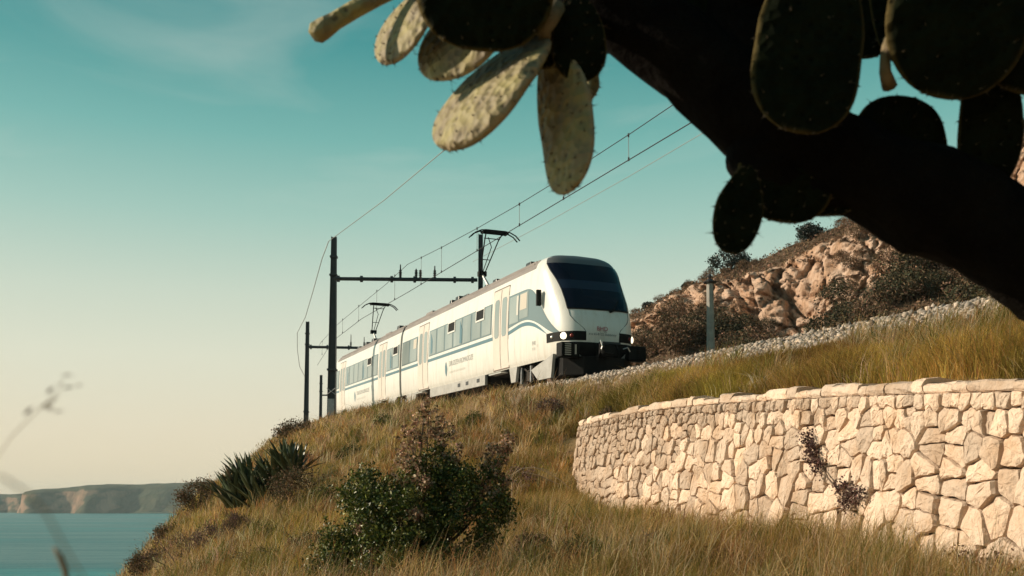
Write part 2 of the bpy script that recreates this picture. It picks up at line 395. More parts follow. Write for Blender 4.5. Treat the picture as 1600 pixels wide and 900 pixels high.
# ------------------------------------------------------------------ sea
m = bpy.data.materials.new('sea_water'); m.use_nodes = True; t = m.node_tree; b = t.nodes['Principled BSDF']
b.inputs['Base Color'].default_value = (0.012, 0.115, 0.135, 1); b.inputs['Roughness'].default_value = 0.22; b.inputs['Specular IOR Level'].default_value = 0.05
tcn = t.nodes.new('ShaderNodeTexCoord')
def bumpn(scale, stretch, strength, dist, prev=None):
    mpn = t.nodes.new('ShaderNodeMapping'); mpn.inputs['Scale'].default_value = stretch; t.links.new(tcn.outputs['Object'], mpn.inputs[0])
    nn = t.nodes.new('ShaderNodeTexNoise'); nn.inputs['Scale'].default_value = scale; nn.inputs['Detail'].default_value = 5; t.links.new(mpn.outputs[0], nn.inputs['Vector'])
    bp = t.nodes.new('ShaderNodeBump'); bp.inputs['Strength'].default_value = strength; bp.inputs['Distance'].default_value = dist
    t.links.new(nn.outputs['Fac'], bp.inputs['Height'])
    if prev: t.links.new(prev.outputs[0], bp.inputs['Normal'])
    return bp
b1 = bumpn(0.9, (1, 1, 1), 0.8, 0.35); b2 = bumpn(0.10, (0.5, 1.4, 1), 0.7, 1.6, b1)
t.links.new(b2.outputs[0], b.inputs['Normal'])
mpn = t.nodes.new('ShaderNodeMapping'); mpn.inputs['Scale'].default_value = (0.0035, 0.016, 1); t.links.new(tcn.outputs['Object'], mpn.inputs[0])
nn = t.nodes.new('ShaderNodeTexNoise'); nn.inputs['Scale'].default_value = 1.0; nn.inputs['Detail'].default_value = 5; nn.inputs['Roughness'].default_value = .6; t.links.new(mpn.outputs[0], nn.inputs['Vector'])
mrn = t.nodes.new('ShaderNodeMapRange'); mrn.inputs['From Min'].default_value = .42; mrn.inputs['From Max'].default_value = .72
mrn.inputs['To Min'].default_value = .30; mrn.inputs['To Max'].default_value = .45; t.links.new(nn.outputs['Fac'], mrn.inputs['Value']); t.links.new(mrn.outputs[0], b.inputs['Roughness'])
mxn = t.nodes.new('ShaderNodeMixRGB'); mxn.inputs[1].default_value = (0.004, 0.130, 0.150, 1); mxn.inputs[2].default_value = (0.05, 0.27, 0.285, 1)
mr3 = t.nodes.new('ShaderNodeMapRange'); mr3.inputs['From Min'].default_value = .5; mr3.inputs['From Max'].default_value = .68; t.links.new(nn.outputs['Fac'], mr3.inputs['Value'])
t.links.new(mr3.outputs[0], mxn.inputs[0]); t.links.new(mxn.outputs[0], b.inputs['Base Color'])
gx = np.array([-4200, -2000, -800, -300, -100, 0, 300, 1500]); gy = np.array([-400, -100, 0, 100, 300, 800, 1600, 3000, 4600])
GX, GY = np.meshgrid(gx, gy, indexing='ij')
tag(link('sea', meshdata('sea', np.stack([GX, GY, GX*0+SEA], -1).reshape(-1, 3), gridfaces(len(gx), len(gy))[:, ::-1].copy(), m)), kind='structure')

# ------------------------------------------------------------------ far headland across the bay
def rockmat(name, rock, rock2, scrub, scrub2, sc=0.05, lo=0.35, hi=0.6, bump=0.8, bsc=0.3, bd=1.0, attr=False):
    m = bpy.data.materials.new(name); m.use_nodes = True; t = m.node_tree; b = t.nodes['Principled BSDF']
    b.inputs['Roughness'].default_value = 0.95; b.inputs['Specular IOR Level'].default_value = 0.15
    tcn = t.nodes.new('ShaderNodeTexCoord'); mpn = t.nodes.new('ShaderNodeMapping'); t.links.new(tcn.outputs['Object'], mpn.inputs[0])
    mpn.inputs['Scale'].default_value = (1, 1, 0.45)
    def nz(scale, det=6, v=mpn.outputs[0]):
        k = t.nodes.new('ShaderNodeTexNoise'); k.inputs['Scale'].default_value = scale; k.inputs['Detail'].default_value = det; k.inputs['Roughness'].default_value = .65
        t.links.new(v, k.inputs['Vector']); return k
    def mixc(f, c1, c2):
        k = t.nodes.new('ShaderNodeMixRGB'); t.links.new(f, k.inputs[0])
        for i, c in ((1, c1), (2, c2)):
            if isinstance(c, tuple): k.inputs[i].default_value = c+(1,)
            else: t.links.new(c, k.inputs[i])
        return k.outputs[0]
    def mr(v, a, b2):
        k = t.nodes.new('ShaderNodeMapRange'); k.inputs['From Min'].default_value = a; k.inputs['From Max'].default_value = b2; t.links.new(v, k.inputs['Value']); return k.outputs[0]
    n1 = nz(sc*4); n2 = nz(sc*9); n3 = nz(sc*2.2)
    rk = mixc(mr(n1.outputs['Fac'], .38, .62), rock, rock2)
    rk = mixc(mr(nz(sc*16, 3).outputs['Fac'], .55, .75), rk, tuple(v*0.42 for v in rock2))
    sb = mixc(mr(n2.outputs['Fac'], .4, .6), scrub, scrub2)
    if attr:
        a = t.nodes.new('ShaderNodeAttribute'); a.attribute_name = 'tint'; sp = t.nodes.new('ShaderNodeSeparateColor'); t.links.new(a.outputs['Color'], sp.inputs[0])
        ad = t.nodes.new('ShaderNodeMath'); ad.operation = 'ADD'; t.links.new(sp.outputs[0], ad.inputs[0])
        sbn = t.nodes.new('ShaderNodeMath'); sbn.operation = 'MULTIPLY_ADD'; t.links.new(nz(sc*6, 5).outputs['Fac'], sbn.inputs[0]); sbn.inputs[1].default_value = 1.3; sbn.inputs[2].default_value = -0.65
        t.links.new(sbn.outputs[0], ad.inputs[1]); f = mr(ad.outputs[0], .40, .60)
    else:
        geo = t.nodes.new('ShaderNodeNewGeometry'); sx = t.nodes.new('ShaderNodeSeparateXYZ'); t.links.new(geo.outputs['Normal'], sx.inputs[0])
        ad = t.nodes.new('ShaderNodeMath'); ad.operation = 'MULTIPLY_ADD'; t.links.new(n3.outputs['Fac'], ad.inputs[0]); ad.inputs[1].default_value = -0.9; t.links.new(sx.outputs['Z'], ad.inputs[2])
        f0 = mr(ad.outputs[0], lo-.45, hi-.45)
        inv = t.nodes.new('ShaderNodeMath'); inv.operation = 'SUBTRACT'; inv.inputs[0].default_value = 1; t.links.new(f0, inv.inputs[1]); f = inv.outputs[0]
    t.links.new(mixc(f, sb, rk), b.inputs['Base Color'])
    bp = t.nodes.new('ShaderNodeBump'); bp.inputs['Strength'].default_value = bump; bp.inputs['Distance'].default_value = bd
    t.links.new(nz(bsc, 8).outputs['Fac'], bp.inputs['Height']); t.links.new(bp.outputs[0], b.inputs['Normal'])
    return m
hx = np.linspace(-1400, -420, 150); hv = np.linspace(0, 1, 34)
HX, HV = np.meshgrid(hx, hv, indexing='ij')
top = np.interp(hx, [-1400, -1105, -1090, -1000, -900, -700, -420], [44, 48, 52, 60, 66, 76, 84])+3*fbm(hx, hx*0, 0, .02, 4)
prof_y = np.interp(hv, [0, .12, .55, .75, 1], [0, 18, 60, 110, 330]); prof_z = np.interp(hv, [0, .05, .6, .8, 1], [-2, 2, .86*60, .97*60, 60])/60
cl = smooth01(-820, -900, hx)      # steep sea cliff on the left part
py = prof_y[None]*(0.45+0.75*(1-cl[:, None]))
HY = 2230+py+(-60)*np.interp(hx, [-1120, -1085, -700, -420], [-3.5, 0, 0.6, 2.0])[:, None]+26*fbm(HX, HV*60, 1, .022, 4)*(1-HV*.6)+22*np.sin(hx*.05)[:, None]*(1-HV)*cl[:, None]
HZ = SEA+top[:, None]*prof_z[None]+5*fbm(HX, HV*90, 4, .05, 3)*np.sin(HV*3.14)
M['headland'] = rockmat('headland_rock', (0.36, 0.22, 0.15), (0.26, 0.16, 0.11), (0.045, 0.06, 0.035), (0.085, 0.085, 0.05), 0.008, .42, .62, .8, .05, 6)
hd_ = tag(link('headland', meshdata('headland', np.stack([HX, HY, HZ], -1).reshape(-1, 3), gridfaces(len(hx), len(hv)), M['headland'], True)), kind='structure')
bm = MB().box((-705, 2205, SEA+1.2), (190, 10, 2.4), .06)
tag(bm.build('beach', mat('pale_sand', (0.5, 0.42, 0.33), .9, col2=(0.4, 0.33, 0.25), scale=.1)), kind='structure')

# ------------------------------------------------------------------ cliffed hill behind the line
hc = [ # x, base y, cliff foot y, cliff top y, ridge y
 (900, 640, 575, 545, 535), (985, 640, 548, 505, 496), (1050, 640, 512, 474, 459), (1120, 640, 498, 446, 428), (1165, 640, 518, 436, 416), (1200, 640, 548, 428, 403), (1240, 640, 552, 405, 384),
 (1300, 640, 500, 380, 360), (1360, 640, 450, 358, 340), (1420, 640, 425, 350, 318), (1500, 640, 430, 325, 288), (1560, 640, 400, 284, 258), (1600, 640, 385, 240, 216), (1750, 640, 340, 160, 120), (1950, 640, 300, 80, 30), (2200, 640, 280, 30, -30)]
hcx = np.array([c[0] for c in hc], float)
nu, nv = 420, 190
us = np.linspace(900, 2200, nu); vs = np.linspace(0, 1, nv)
d0 = np.interp(us, [900, 1200, 1600, 2200], [66, 58, 45, 34])
def col(k): return _smooth(np.interp(us, hcx, np.array([c[k] for c in hc], float)), 9)
by_, cb, ct, rg = col(1), col(2), col(3), col(4)
cb = cb+12*fbm(us, us*0, 2, .03, 3); ct = ct+6*fbm(us, us*0, 6, .045, 3)
hillp = np.zeros((nu, nv, 3)); tint = np.zeros((nu, nv, 3))
for i in range(nu):
    sc = d0[i]/55.0
    yk = [by_[i], cb[i], ct[i], rg[i]]; dk = [d0[i]-14*sc, d0[i]+3*sc, d0[i]+6.5*sc, d0[i]+17*sc]
    kp = np.array([P(us[i], a, b) for a, b in zip(yk, dk)])
    bk = kp[3]+np.array([0.25, 1.0, -0.05])*30; kp = np.vstack([kp, bk, bk+np.array([.2, 1, -.6])*60])
    pos = [0, .30, .74, .90, .96, 1.0]
    for a in range(3): hillp[i, :, a] = np.interp(vs, pos, kp[:, a])
    v = vs
    tint[i, :, 0] = smooth01(.25, .33, v)*(1-smooth01(.735, .80, v))
    tint[i, :, 1] = v
UU = np.repeat(us[:, None], nv, 1); X_, Y_, Z_ = hillp[..., 0], hillp[..., 1], hillp[..., 2]
cm = tint[..., 0]
rg1 = 1-np.abs(fbm(X_, Z_*0.35, Y_*.3, .33, 4)); gl = fbm(X_, Z_*0.12, 3, .8, 3); strata = np.sin(Z_*2.6+X_*.9+3*fbm(X_, Z_, 0, .2, 2))
rdg = np.abs(fbm(X_+.3*Z_, Z_*.22, 5, .75, 3)); crk = np.abs(fbm(X_*1.0, Z_*.5, 11, 1.7, 3))
def worley(x, y, z, s_):
    x, y, z = x*s_, y*s_, z*s_; xi, yi, zi = np.floor(x).astype(int), np.floor(y).astype(int), np.floor(z).astype(int)
    f1 = np.full(x.shape, 9.); f2 = np.full(x.shape, 9.); idv = np.zeros(x.shape)
    for a in (-1, 0, 1):
        for b_ in (-1, 0, 1):
            for c_ in (-1, 0, 1):
                i, j, k = (xi+a) % 64, (yi+b_) % 64, (zi+c_) % 64
                px_ = xi+a+_perm[i, j, k]; py_ = yi+b_+_perm[j, k, i]; pz_ = zi+c_+_perm[k, i, j]
                dd = np.sqrt((px_-x)**2+(py_-y)**2+(pz_-z)**2); cl_ = dd < f1
                f2 = np.where(cl_, f1, np.minimum(f2, dd)); idv = np.where(cl_, _perm[(i+17) % 64, (j+5) % 64, (k+29) % 64], idv); f1 = np.where(cl_, dd, f1)
    return f1, f2, idv
wx_ = X_+.5*fbm(X_, Z_, 1, .8, 2); w1 = worley(wx_, Y_*.5, Z_*.28, .48); w2 = worley(wx_, Y_*.5, Z_*.38, 1.25); w3 = worley(wx_, Y_, Z_*.8, 2.6)
blocks = 1.9*w1[2]+.60*w2[2]+.22*w3[2]-.55*np.exp(-((w1[1]-w1[0])/.07)**2)-.25*np.exp(-((w2[1]-w2[0])/.09)**2)
ledge = (Z_*.62+.9*fbm(X_, Z_, 4, .35, 3)); ledge = ledge-np.floor(ledge)
frac_ = np.minimum(np.abs(fbm(X_*1.0+.25*Z_, Z_*.16, 21, 1.1, 3))*5.0, 1.0); frac2 = np.minimum(np.abs(fbm(X_, Z_*.5, 33, 2.4, 2))*4.0, 1.0)
push = cm*(blocks-1.0+.35*frac_+.30*frac2-.45*ledge+1.6*(rg1-.75)+.6*gl-.9*np.exp(-(rdg/.08)**2)+.25*fbm(X_, Z_, 7, 2.6, 3))+(1-cm)*(.55*fbm(X_, Y_, 2, .35, 4)+.18*fbm(X_, Y_, 9, 1.4, 3))
dirx = -0.35; diry = -0.85
hillp[..., 0] += dirx*push; hillp[..., 1] += diry*push; hillp[..., 2] += push*.25*(1-cm)+cm*.25*fbm(X_, Y_, 3, .9, 3)
M['hill'] = rockmat('hill_rock', (0.66, 0.48, 0.37), (0.54, 0.33, 0.21), (0.17, 0.11, 0.07), (0.11, 0.075, 0.048), 0.16, bump=1.0, bsc=1.6, bd=.6, attr=True)
tag(link('hill', meshdata('hill', hillp.reshape(-1, 3), gridfaces(nu, nv)[:, ::-1].copy(), M['hill'], False, tint.reshape(-1, 3))), kind='structure')
def on_hill(x, v):
    i = int(np.argmin(np.abs(us-x))); return hillp[i, int(round(v*(nv-1)))]

# ------------------------------------------------------------------ the train
M['white'] = mat('white_paint', (0.81, 0.80, 0.755), 0.34, col2=(0.66, 0.61, 0.53), scale=1.6, coat=0.25, ramp=(.50, .85), stretch=(2.2, 2.2, .35))
def grime(m, z0=.74, z1=1.75, strength=.55, col=(.30, .22, .15)):
    t = m.node_tree; b = t.nodes['Principled BSDF']; src = b.inputs['Base Color'].links[0].from_socket
    tcn = t.nodes.new('ShaderNodeTexCoord'); sp = t.nodes.new('ShaderNodeSeparateXYZ'); t.links.new(tcn.outputs['Object'], sp.inputs[0])
    mr = t.nodes.new('ShaderNodeMapRange'); mr.inputs['From Min'].default_value = z1; mr.inputs['From Max'].default_value = z0; t.links.new(sp.outputs['Z'], mr.inputs['Value'])
    mpn = t.nodes.new('ShaderNodeMapping'); mpn.inputs['Scale'].default_value = (3.0, 3.0, .5); t.links.new(tcn.outputs['Object'], mpn.inputs[0])
    n = t.nodes.new('ShaderNodeTexNoise'); n.inputs['Scale'].default_value = 2.2; n.inputs['Detail'].default_value = 6; t.links.new(mpn.outputs[0], n.inputs['Vector'])
    m1 = t.nodes.new('ShaderNodeMath'); m1.operation = 'MULTIPLY'; t.links.new(mr.outputs[0], m1.inputs[0]); t.links.new(n.outputs['Fac'], m1.inputs[1])
    m2 = t.nodes.new('ShaderNodeMath'); m2.operation = 'MULTIPLY'; m2.use_clamp = True; t.links.new(m1.outputs[0], m2.inputs[0]); m2.inputs[1].default_value = strength
    mx = t.nodes.new('ShaderNodeMixRGB'); t.links.new(m2.outputs[0], mx.inputs[0]); t.links.new(src, mx.inputs[1]); mx.inputs[2].default_value = col+(1,); t.links.new(mx.outputs[0], b.inputs['Base Color'])
grime(M['white'])
M['doorp'] = mat('door_paint', (0.74, 0.67, 0.60), 0.35, col2=(0.70, 0.62, 0.55), scale=2.0)
M['roofp'] = mat('roof_grey', (0.27, 0.235, 0.22), 0.65, col2=(0.17, 0.15, 0.145), scale=2.5, stretch=(.3, 3, 3))
M['skirt'] = mat('skirt_grey', (0.46, 0.45, 0.43), 0.5, col2=(0.36, 0.35, 0.33), scale=2.2)
M['fairing'] = mat('fairing_grey', (0.11, 0.115, 0.12), 0.35)
M['band'] = mat('window_band', (0.17, 0.235, 0.255), 0.12, spec=0.55)
M['pane'] = mat('window_pane', (0.34, 0.385, 0.375), 0.07, spec=0.6, col2=(0.26, 0.315, 0.315), scale=.8, var=.12, stretch=(1, 1, .4))
M['blind'] = mat('blind', (0.55, 0.50, 0.43), 0.6)
M['swoosh'] = mat('swoosh_blue', (0.10, 0.20, 0.25), 0.3)
M['black'] = mat('black_trim', (0.006, 0.006, 0.007), 0.6, col2=(0.011, 0.010, 0.009), scale=5, spec=.15)
M['rubber'] = mat('rubber', (0.05, 0.055, 0.06), 0.7)
M['seam'] = mat('seam', (0.16, 0.12, 0.10), 0.7)
M['glass'] = mat('windshield_glass', (0.006, 0.008, 0.018), 0.06, spec=0.22)
M['visor'] = mat('visor', (0.016, 0.026, 0.050), 0.25, spec=0.3)
M['under'] = mat('underframe', (0.018, 0.015, 0.013), 0.85, col2=(0.04, 0.03, 0.022), scale=6, bump=.3, bscale=20)
M['lamp'] = mat('headlight_lens', (0.9, 0.85, 0.75), 0.2, emit=(1.0, 0.86, 0.62), estr=1.6)
M['redlens'] = mat('red_lens', (0.25, 0.03, 0.02), 0.2)
M['red'] = mat('red_mark', (0.45, 0.05, 0.09), 0.5)
M['greytext'] = mat('grey_lettering', (0.42, 0.42, 0.40), 0.5)
M['paletext'] = mat('pale_lettering', (0.62, 0.60, 0.55), 0.5)
M['darktext'] = mat('dark_lettering', (0.09, 0.08, 0.10), 0.5)
M['chrome'] = mat('bare_metal', (0.62, 0.60, 0.56), 0.35, metal=0.7)

train = empty('train')
nvec = np.cross(dvec, WV); nvec /= np.linalg.norm(nvec)
orig = A0-WV*1.42-nvec*0.80
train.matrix_world = Matrix(((dvec[0], WV[0], nvec[0], orig[0]), (dvec[1], WV[1], nvec[1], orig[1]), (dvec[2], WV[2], nvec[2], orig[2]), (0, 0, 0, 1)))
tag(train, 'white two-car electric train with blue stripe climbing past the grassy slope', 'train')
def topix(L, W, Z): return project(np.array(orig+dvec*L+WV*W+nvec*Z))

BODY = [(1.36, .74), (1.40, .90), (1.43, 1.5), (1.435, 2.2), (1.425, 2.8), (1.405, 3.25), (1.38, 3.6), (1.35, 3.76), (1.315, 3.86)]
ROOF = [(1.315, 3.86), (1.25, 4.03), (1.12, 4.17), (0.86, 4.27), (0.45, 4.32), (0, 4.34)]
_bz = [b[1] for b in BODY+ROOF[1:]]; _bw = [b[0] for b in BODY+ROOF[1:]]
def halfw(Z): return np.interp(Z, _bz, _bw)
NL1 = 1.6                                # the nose begins here
def nose_front(Z): return np.interp(Z, [.3, .74, 1.0, 1.5, 1.9, 2.3, 2.6, 3.1, 3.6, 3.9, 4.1, 4.25, 4.34], [-.55, -.66, -.72, -.74, -.68, -.52, -.36, .00, .38, .62, .80, 1.0, 1.3])
def surf(L, Z, side=1, out=0.0):
    """point on the body skin at distance L from the nose plane and height Z"""
    lf = nose_front(Z); wd = halfw(Z); n = 4.0
    t = np.clip((NL1-L)/(NL1-lf), 0, 1)
    W = wd*(1-t**n)**(1/n)
    return (L, side*W, Z)
def nose_pt(a, Z, out=0.0):
    """a: -1 far side .. 0 nose tip .. 1 near side"""
    n = 4.0; ang = (1-abs(a))*math.pi/2; lf = nose_front(Z); wd = halfw(Z)
    L = NL1-(NL1-lf)*math.sin(ang)**(2/n); W = wd*math.cos(ang)**(2/n)*(1 if a >= 0 else -1)
    p = np.array([L, W, Z])
    if out:
        nrm = np.array([-(0.05+math.sin(ang)), 1.0*math.cos(ang)*(1 if a >= 0 else -1), 0.35*math.sin(ang)*(1 if Z > 2.2 else 0.0)]); nrm /= np.linalg.norm(nrm); p = p+nrm*out
    return p
LT = 35.3
def T(p, flip):                      # rear car: nose at the far end
    return (LT-p[0], -p[1], p[2]) if flip else tuple(p)
def grid_mesh(rows, close=False):
    nr, ncol = len(rows), len(rows[0]); V = [p for r in rows for p in r]
    Fc = [(i*ncol+j, i*ncol+j+1, (i+1)*ncol+j+1, (i+1)*ncol+j) for i in range(nr-1) for j in range(ncol-1)]
    return V, Fc
def make_car(flip, L_inner):
    zs = [.74, .82, .90, 1.1, 1.3, 1.5, 1.75, 2.0, 2.2, 2.4, 2.6, 2.8, 3.0, 3.15, 3.3, 3.45, 3.6, 3.7, 3.78, 3.86]
    aa = [-1+2*i/56 for i in range(57)]
    rows = [[nose_pt(a, z) for a in aa] for z in zs]
    # skin: nose + sides
    rows2 = []
    for z, r in zip(zs, rows):
        wd = halfw(z)
        rows2.append([T((L_inner, -wd, z), flip), T((9, -wd, z), flip)]+[T(p, flip) for p in r]+[T((9, wd, z), flip), T((L_inner, wd, z), flip)])
    mb = MB(); V, Fc = grid_mesh(rows2); mb.add(V, Fc)
    # end wall and floor
    e = [T((L_inner, s*halfw(z), z), flip) for s in (1,) for z in zs]+[T((L_inner, -halfw(z), z), flip) for z in zs[::-1]]
    mb.add(e, [tuple(range(len(e)))])
    body = mb.build('car_body', M['white'], train, True)
    # front part of the roof keeps the white/dark nose cap, the rest is ribbed grey
    mb = MB(); rr = []
    for wd, z in ROOF:
        rr.append([T(nose_pt(a, z), flip) for a in aa])
    V, Fc = grid_mesh(rr); mb.add(V, Fc); cap = mb.build('nose_cap', M['white'] if flip else M['white'], body, True)
    mb = MB(); prof = [(-w_, z) for w_, z in ROOF]+[(w_, z) for w_, z in ROOF[::-1][1:]]
    rows = [[T((L, w_, z), flip) for w_, z in prof] for L in (NL1, L_inner)]; V, Fc = grid_mesh(rows); mb.add(V, Fc)
    mb.add(rows[1], [tuple(range(len(rows[1])))])
    roof = mb.build('roof', M['roofp'], train, False)
    return body, cap, roof
bodies = [make_car(False, 18.05), make_car(True, LT-18.4)]
# gangway bellows between the cars
mb = MB()
for k in range(4):
    L = 18.07+k*.085; e = [(L, s*(halfw(z)-.10-.04*(k % 2)), z) for s, zz in ((1, [.8, 1.5, 2.4, 3.2, 3.7, 3.9]), (-1, [3.9, 3.7, 3.2, 2.4, 1.5, .8])) for z in zz]
    e2 = [(L+.08, y*.985, z) for _, y, z in e]; n = len(e); mb.add(e+e2, [tuple(range(n))]+[tuple(range(2*n-1, n-1, -1))]+[(i, (i+1) % n, n+(i+1) % n, n+i) for i in range(n)])
mb.build('gangway', M['rubber'], train)

# roof ribs, boxes
for b_, (a0, a1) in zip(bodies, ((2.0, 17.9), (18.5, LT-2.0))):
    for wd in (.55, .82, 1.0, 1.12, 1.2):
        z = np.interp(wd, [r[0] for r in ROOF[::-1]], [r[1] for r in ROOF[::-1]])
        mb = MB(); mb.box(((a0+a1)/2, wd, z+.012), (a1-a0, .03, .05)); mb.build('roof_rib', M['roofp'], b_[2])
for L, W, s in ((2.9, .72, (.5, .3, .13)), (6.6, .60, (.45, .28, .16)), (7.6, .62, (.28, .25, .12)), (9.9, .68, (.7, .22, .12)), (10.9, .66, (.5, .3, .20)), (11.8, .65, (.3, .3, .18)), (14.9, .62, (1.1, .4, .12)), (25.6, .66, (.5, .4, .18)), (27.4, .66, (.4, .3, .2)), (29.6, .6, (.6, .3, .18)), (20.2, .7, (.45, .3, .2)), (22.2, .7, (1.2, .3, .1))):
    W += .22; z = np.interp(W, [r[0] for r in ROOF[::-1]], [r[1] for r in ROOF[::-1]])
    bevel(MB().box((L, W, z+s[2]/2-.03), s, taper=.85).build('roof_box', M['insul'] if s[0] < .9 else M['roofp'], train), .02)

def sidepatch(pts_lo, pts_hi, nL, nZ, outo):
    """patch on the near side between a lower and an upper curve given as (L, Z) polylines over the same L range"""
    l0, l1 = pts_lo[0][0], pts_lo[-1][0]; rows = []
    for i in range(nZ+1):
        r = []
        for j in range(nL+1):
            L = l0+(l1-l0)*j/nL
            a = np.interp(L, [p[0] for p in pts_lo], [p[1] for p in pts_lo]); b = np.interp(L, [p[0] for p in pts_hi], [p[1] for p in pts_hi])
            Z = a+(b-a)*i/nZ; Lx, W, Zx = surf(L, Z); W2 = surf(L+.02, Z)[1]; sl = (W2-W)/.02
            nl, nw = -sl, 1.0; q = math.hypot(nl, nw); r.append((Lx+nl/q*outo, W+nw/q*outo, Z))
        rows.append(r)
    V, Fc = grid_mesh(rows); return V, [f[::-1] for f in Fc]
def patch(name, m, parent, lo, hi, nL, nZ, outo):
    V, Fc = sidepatch(lo, hi, nL, nZ, outo); return MB().add(V, Fc).build(name, m, parent, True)
def rect(name, m, parent, L0, L1, Z0, Z1, outo, nZ=4): return patch(name, m, parent, [(L0, Z0), (L1, Z0)], [(L0, Z1), (L1, Z1)], 1 if L0 > 2 else 8, nZ, outo)
def smoothpoly(p, n=24):
    xs = np.linspace(p[0][0], p[-1][0], n); ys = np.interp(xs, [a[0] for a in p], [a[1] for a in p]); 
    for _ in range(2): ys[1:-1] = (ys[:-2]+2*ys[1:-1]+ys[2:])/4
    return list(zip(xs, ys))
WZ0, WZ1 = 2.14, 3.27
doors = [(3.82, 5.34), (13.62, 15.14), (21.1, 22.62), (30.9, 32.4)]
bands = [(5.50, 13.46), (15.30, 17.96), (18.50, 20.94), (22.78, 30.74), (32.55, 33.6)]
def frame_rect(parent, name, m, L0, L1, Z0, Z1, wd, outo):
    mb = MB()
    for a, b, c, d in ((L0, L1, Z0, Z0+wd), (L0, L1, Z1-wd, Z1), (L0, L0+wd, Z0+wd, Z1-wd), (L1-wd, L1, Z0+wd, Z1-wd)):
        V, Fc = sidepatch([(a, c), (b, c)], [(a, d), (b, d)], 1, 2, outo); mb.add(V, Fc)
    return mb.build(name, m, parent)
hop = {0: (6.35, 9.85), 1: (), 2: (18.75,), 3: (24.2,), 4: ()}
for bi, (l0, l1) in enumerate(bands):
    wb = rect('window_band', M['band'], train, l0, l1, WZ0, WZ1, .006)
    n = max(1, int(round((l1-l0)/1.12))); st = (l1-l0)/n
    for k in range(n):
        a, b_ = l0+st*k+.09, l0+st*(k+1)-.09
        rect('window_pane', M['pane'], wb, a, b_, WZ0+.05, WZ1-.05, .014)
    for h in hop[bi]:
        hw = rect('hopper_opening', M['black'], wb, h, h+.86, WZ1-.42, WZ1-.03, .020)
        frame_rect(wb, 'hopper_frame', M['white'], h-.05, h+.91, WZ1-.47, WZ1+.01, .065, .032)
    # curtain pulled aside inside two panes
    for L in ({0: (8.9, 12.9), 1: (), 2: (19.9,), 3: (25.9, 29.9), 4: ()}[bi]):
        patch('curtain', M['swoosh'], wb, [(L, WZ0+.1), (L+.28, WZ0+.1)], [(L, WZ1-.5), (L+.28, WZ1-.12)], 3, 4, .018)
rect('blind', M['blind'], train, 15.45, 15.95, 2.75, 3.18, .019)
# stripes
for l0, l1 in ((5.36, 13.60), (15.16, 18.03), (18.42, 21.08), (22.64, 30.88), (32.42, 33.7)):
    rect('side_stripe', M['swoosh'], train, l0, l1, 1.905, 2.03, .006)
# sweep at the cab: glass panel that tapers down to the headlight, and the stripe under it
lo = smoothpoly([(-.30, 1.44), (.2, 1.58), (.8, 1.86), (1.4, 2.08), (2.0, 2.22), (2.6, 2.24), (3.2, 2.19), (3.78, 2.14)])
hi = smoothpoly([(-.30, 1.50), (0.1, 1.78), (.5, 2.12), (.95, 2.60), (1.35, 3.0), (1.7, 3.20), (2.1, 3.27), (3.78, 3.27)])
cabw = patch('cab_window_band', M['band'], train, lo, hi, 40, 6, .008)
rect('window_pane', M['pane'], cabw, 1.98, 2.75, 2.32, 3.2, .016); rect('window_pane', M['pane'], cabw, 2.85, 3.68, 2.26, 3.2, .016)
rect('blind', M['blind'], cabw, 2.1, 2.7, 2.62, 3.16, .021); rect('blind', M['paletext'], cabw, 2.85, 3.02, 2.5, 3.16, .021)
lo2 = smoothpoly([(.45, 1.545), (.9, 1.72), (1.4, 1.90), (2.0, 2.02), (2.6, 2.04), (3.2, 1.97), (3.80, 1.905)])
hi2 = smoothpoly([(.45, 1.56), (.9, 1.81), (1.4, 2.02), (2.0, 2.15), (2.6, 2.165), (3.2, 2.10), (3.80, 2.03)])
patch('side_stripe', M['swoosh'], train, lo2, hi2, 30, 2, .007)
# side mirror
mb = MB(); p = surf(.80, 2.75); bevel(mb.box((p[0], p[1]+.14, 2.75), (.10, .16, .52)).build('mirror', M['black'], train), .02)
bevel(MB().box((p[0]+.10, p[1]+.10, 2.78), (.14, .10, .40)).build('mirror_housing', M['white'], train), .02)
# doors
for l0, l1 in doors:
    d_ = rect('door', M['doorp'], train, l0, l1, .80, 3.66, .012, 10)
    frame_rect(d_, 'door_seal', M['seam'], l0-.03, l1+.03, .77, 3.70, .035, .016)
    mid = (l0+l1)/2
    rect('door_gap', M['seam'], d_, mid-.016, mid+.016, .82, 3.64, .018, 10)
    for a, b_ in ((l0+.16, mid-.14), (mid+.14, l1-.16)):
        lo = [(a, 2.02), (a+.08, 1.93), (b_-.08, 1.93), (b_, 2.02)]; hi = [(a, 3.22), (a+.08, 3.32), (b_-.08, 3.32), (b_, 3.22)]
        patch('door_pane', M['pane'], d_, lo, hi, 10, 6, .017)
    MB().box((mid, 1.50, .62), (1.25, .26, .05)).build('door_step', M['chrome'], train)
for L in (3.2, 6.0, 8.1, 10.2, 12.3, 15.9, 17.2, 19.4, 20.6, 23.6, 25.6, 27.7, 29.8): rect('panel_joint', M['paletext'], train, L, L+.018, .78, 1.88, .004, 4)
for L in (2.6, 4.9, 8.0, 11.0, 14.2, 16.6, 19.8, 22.4, 25.4, 28.4): rect('panel_joint', M['paletext'], train, L, L+.018, 3.72, 3.84, .004, 2)
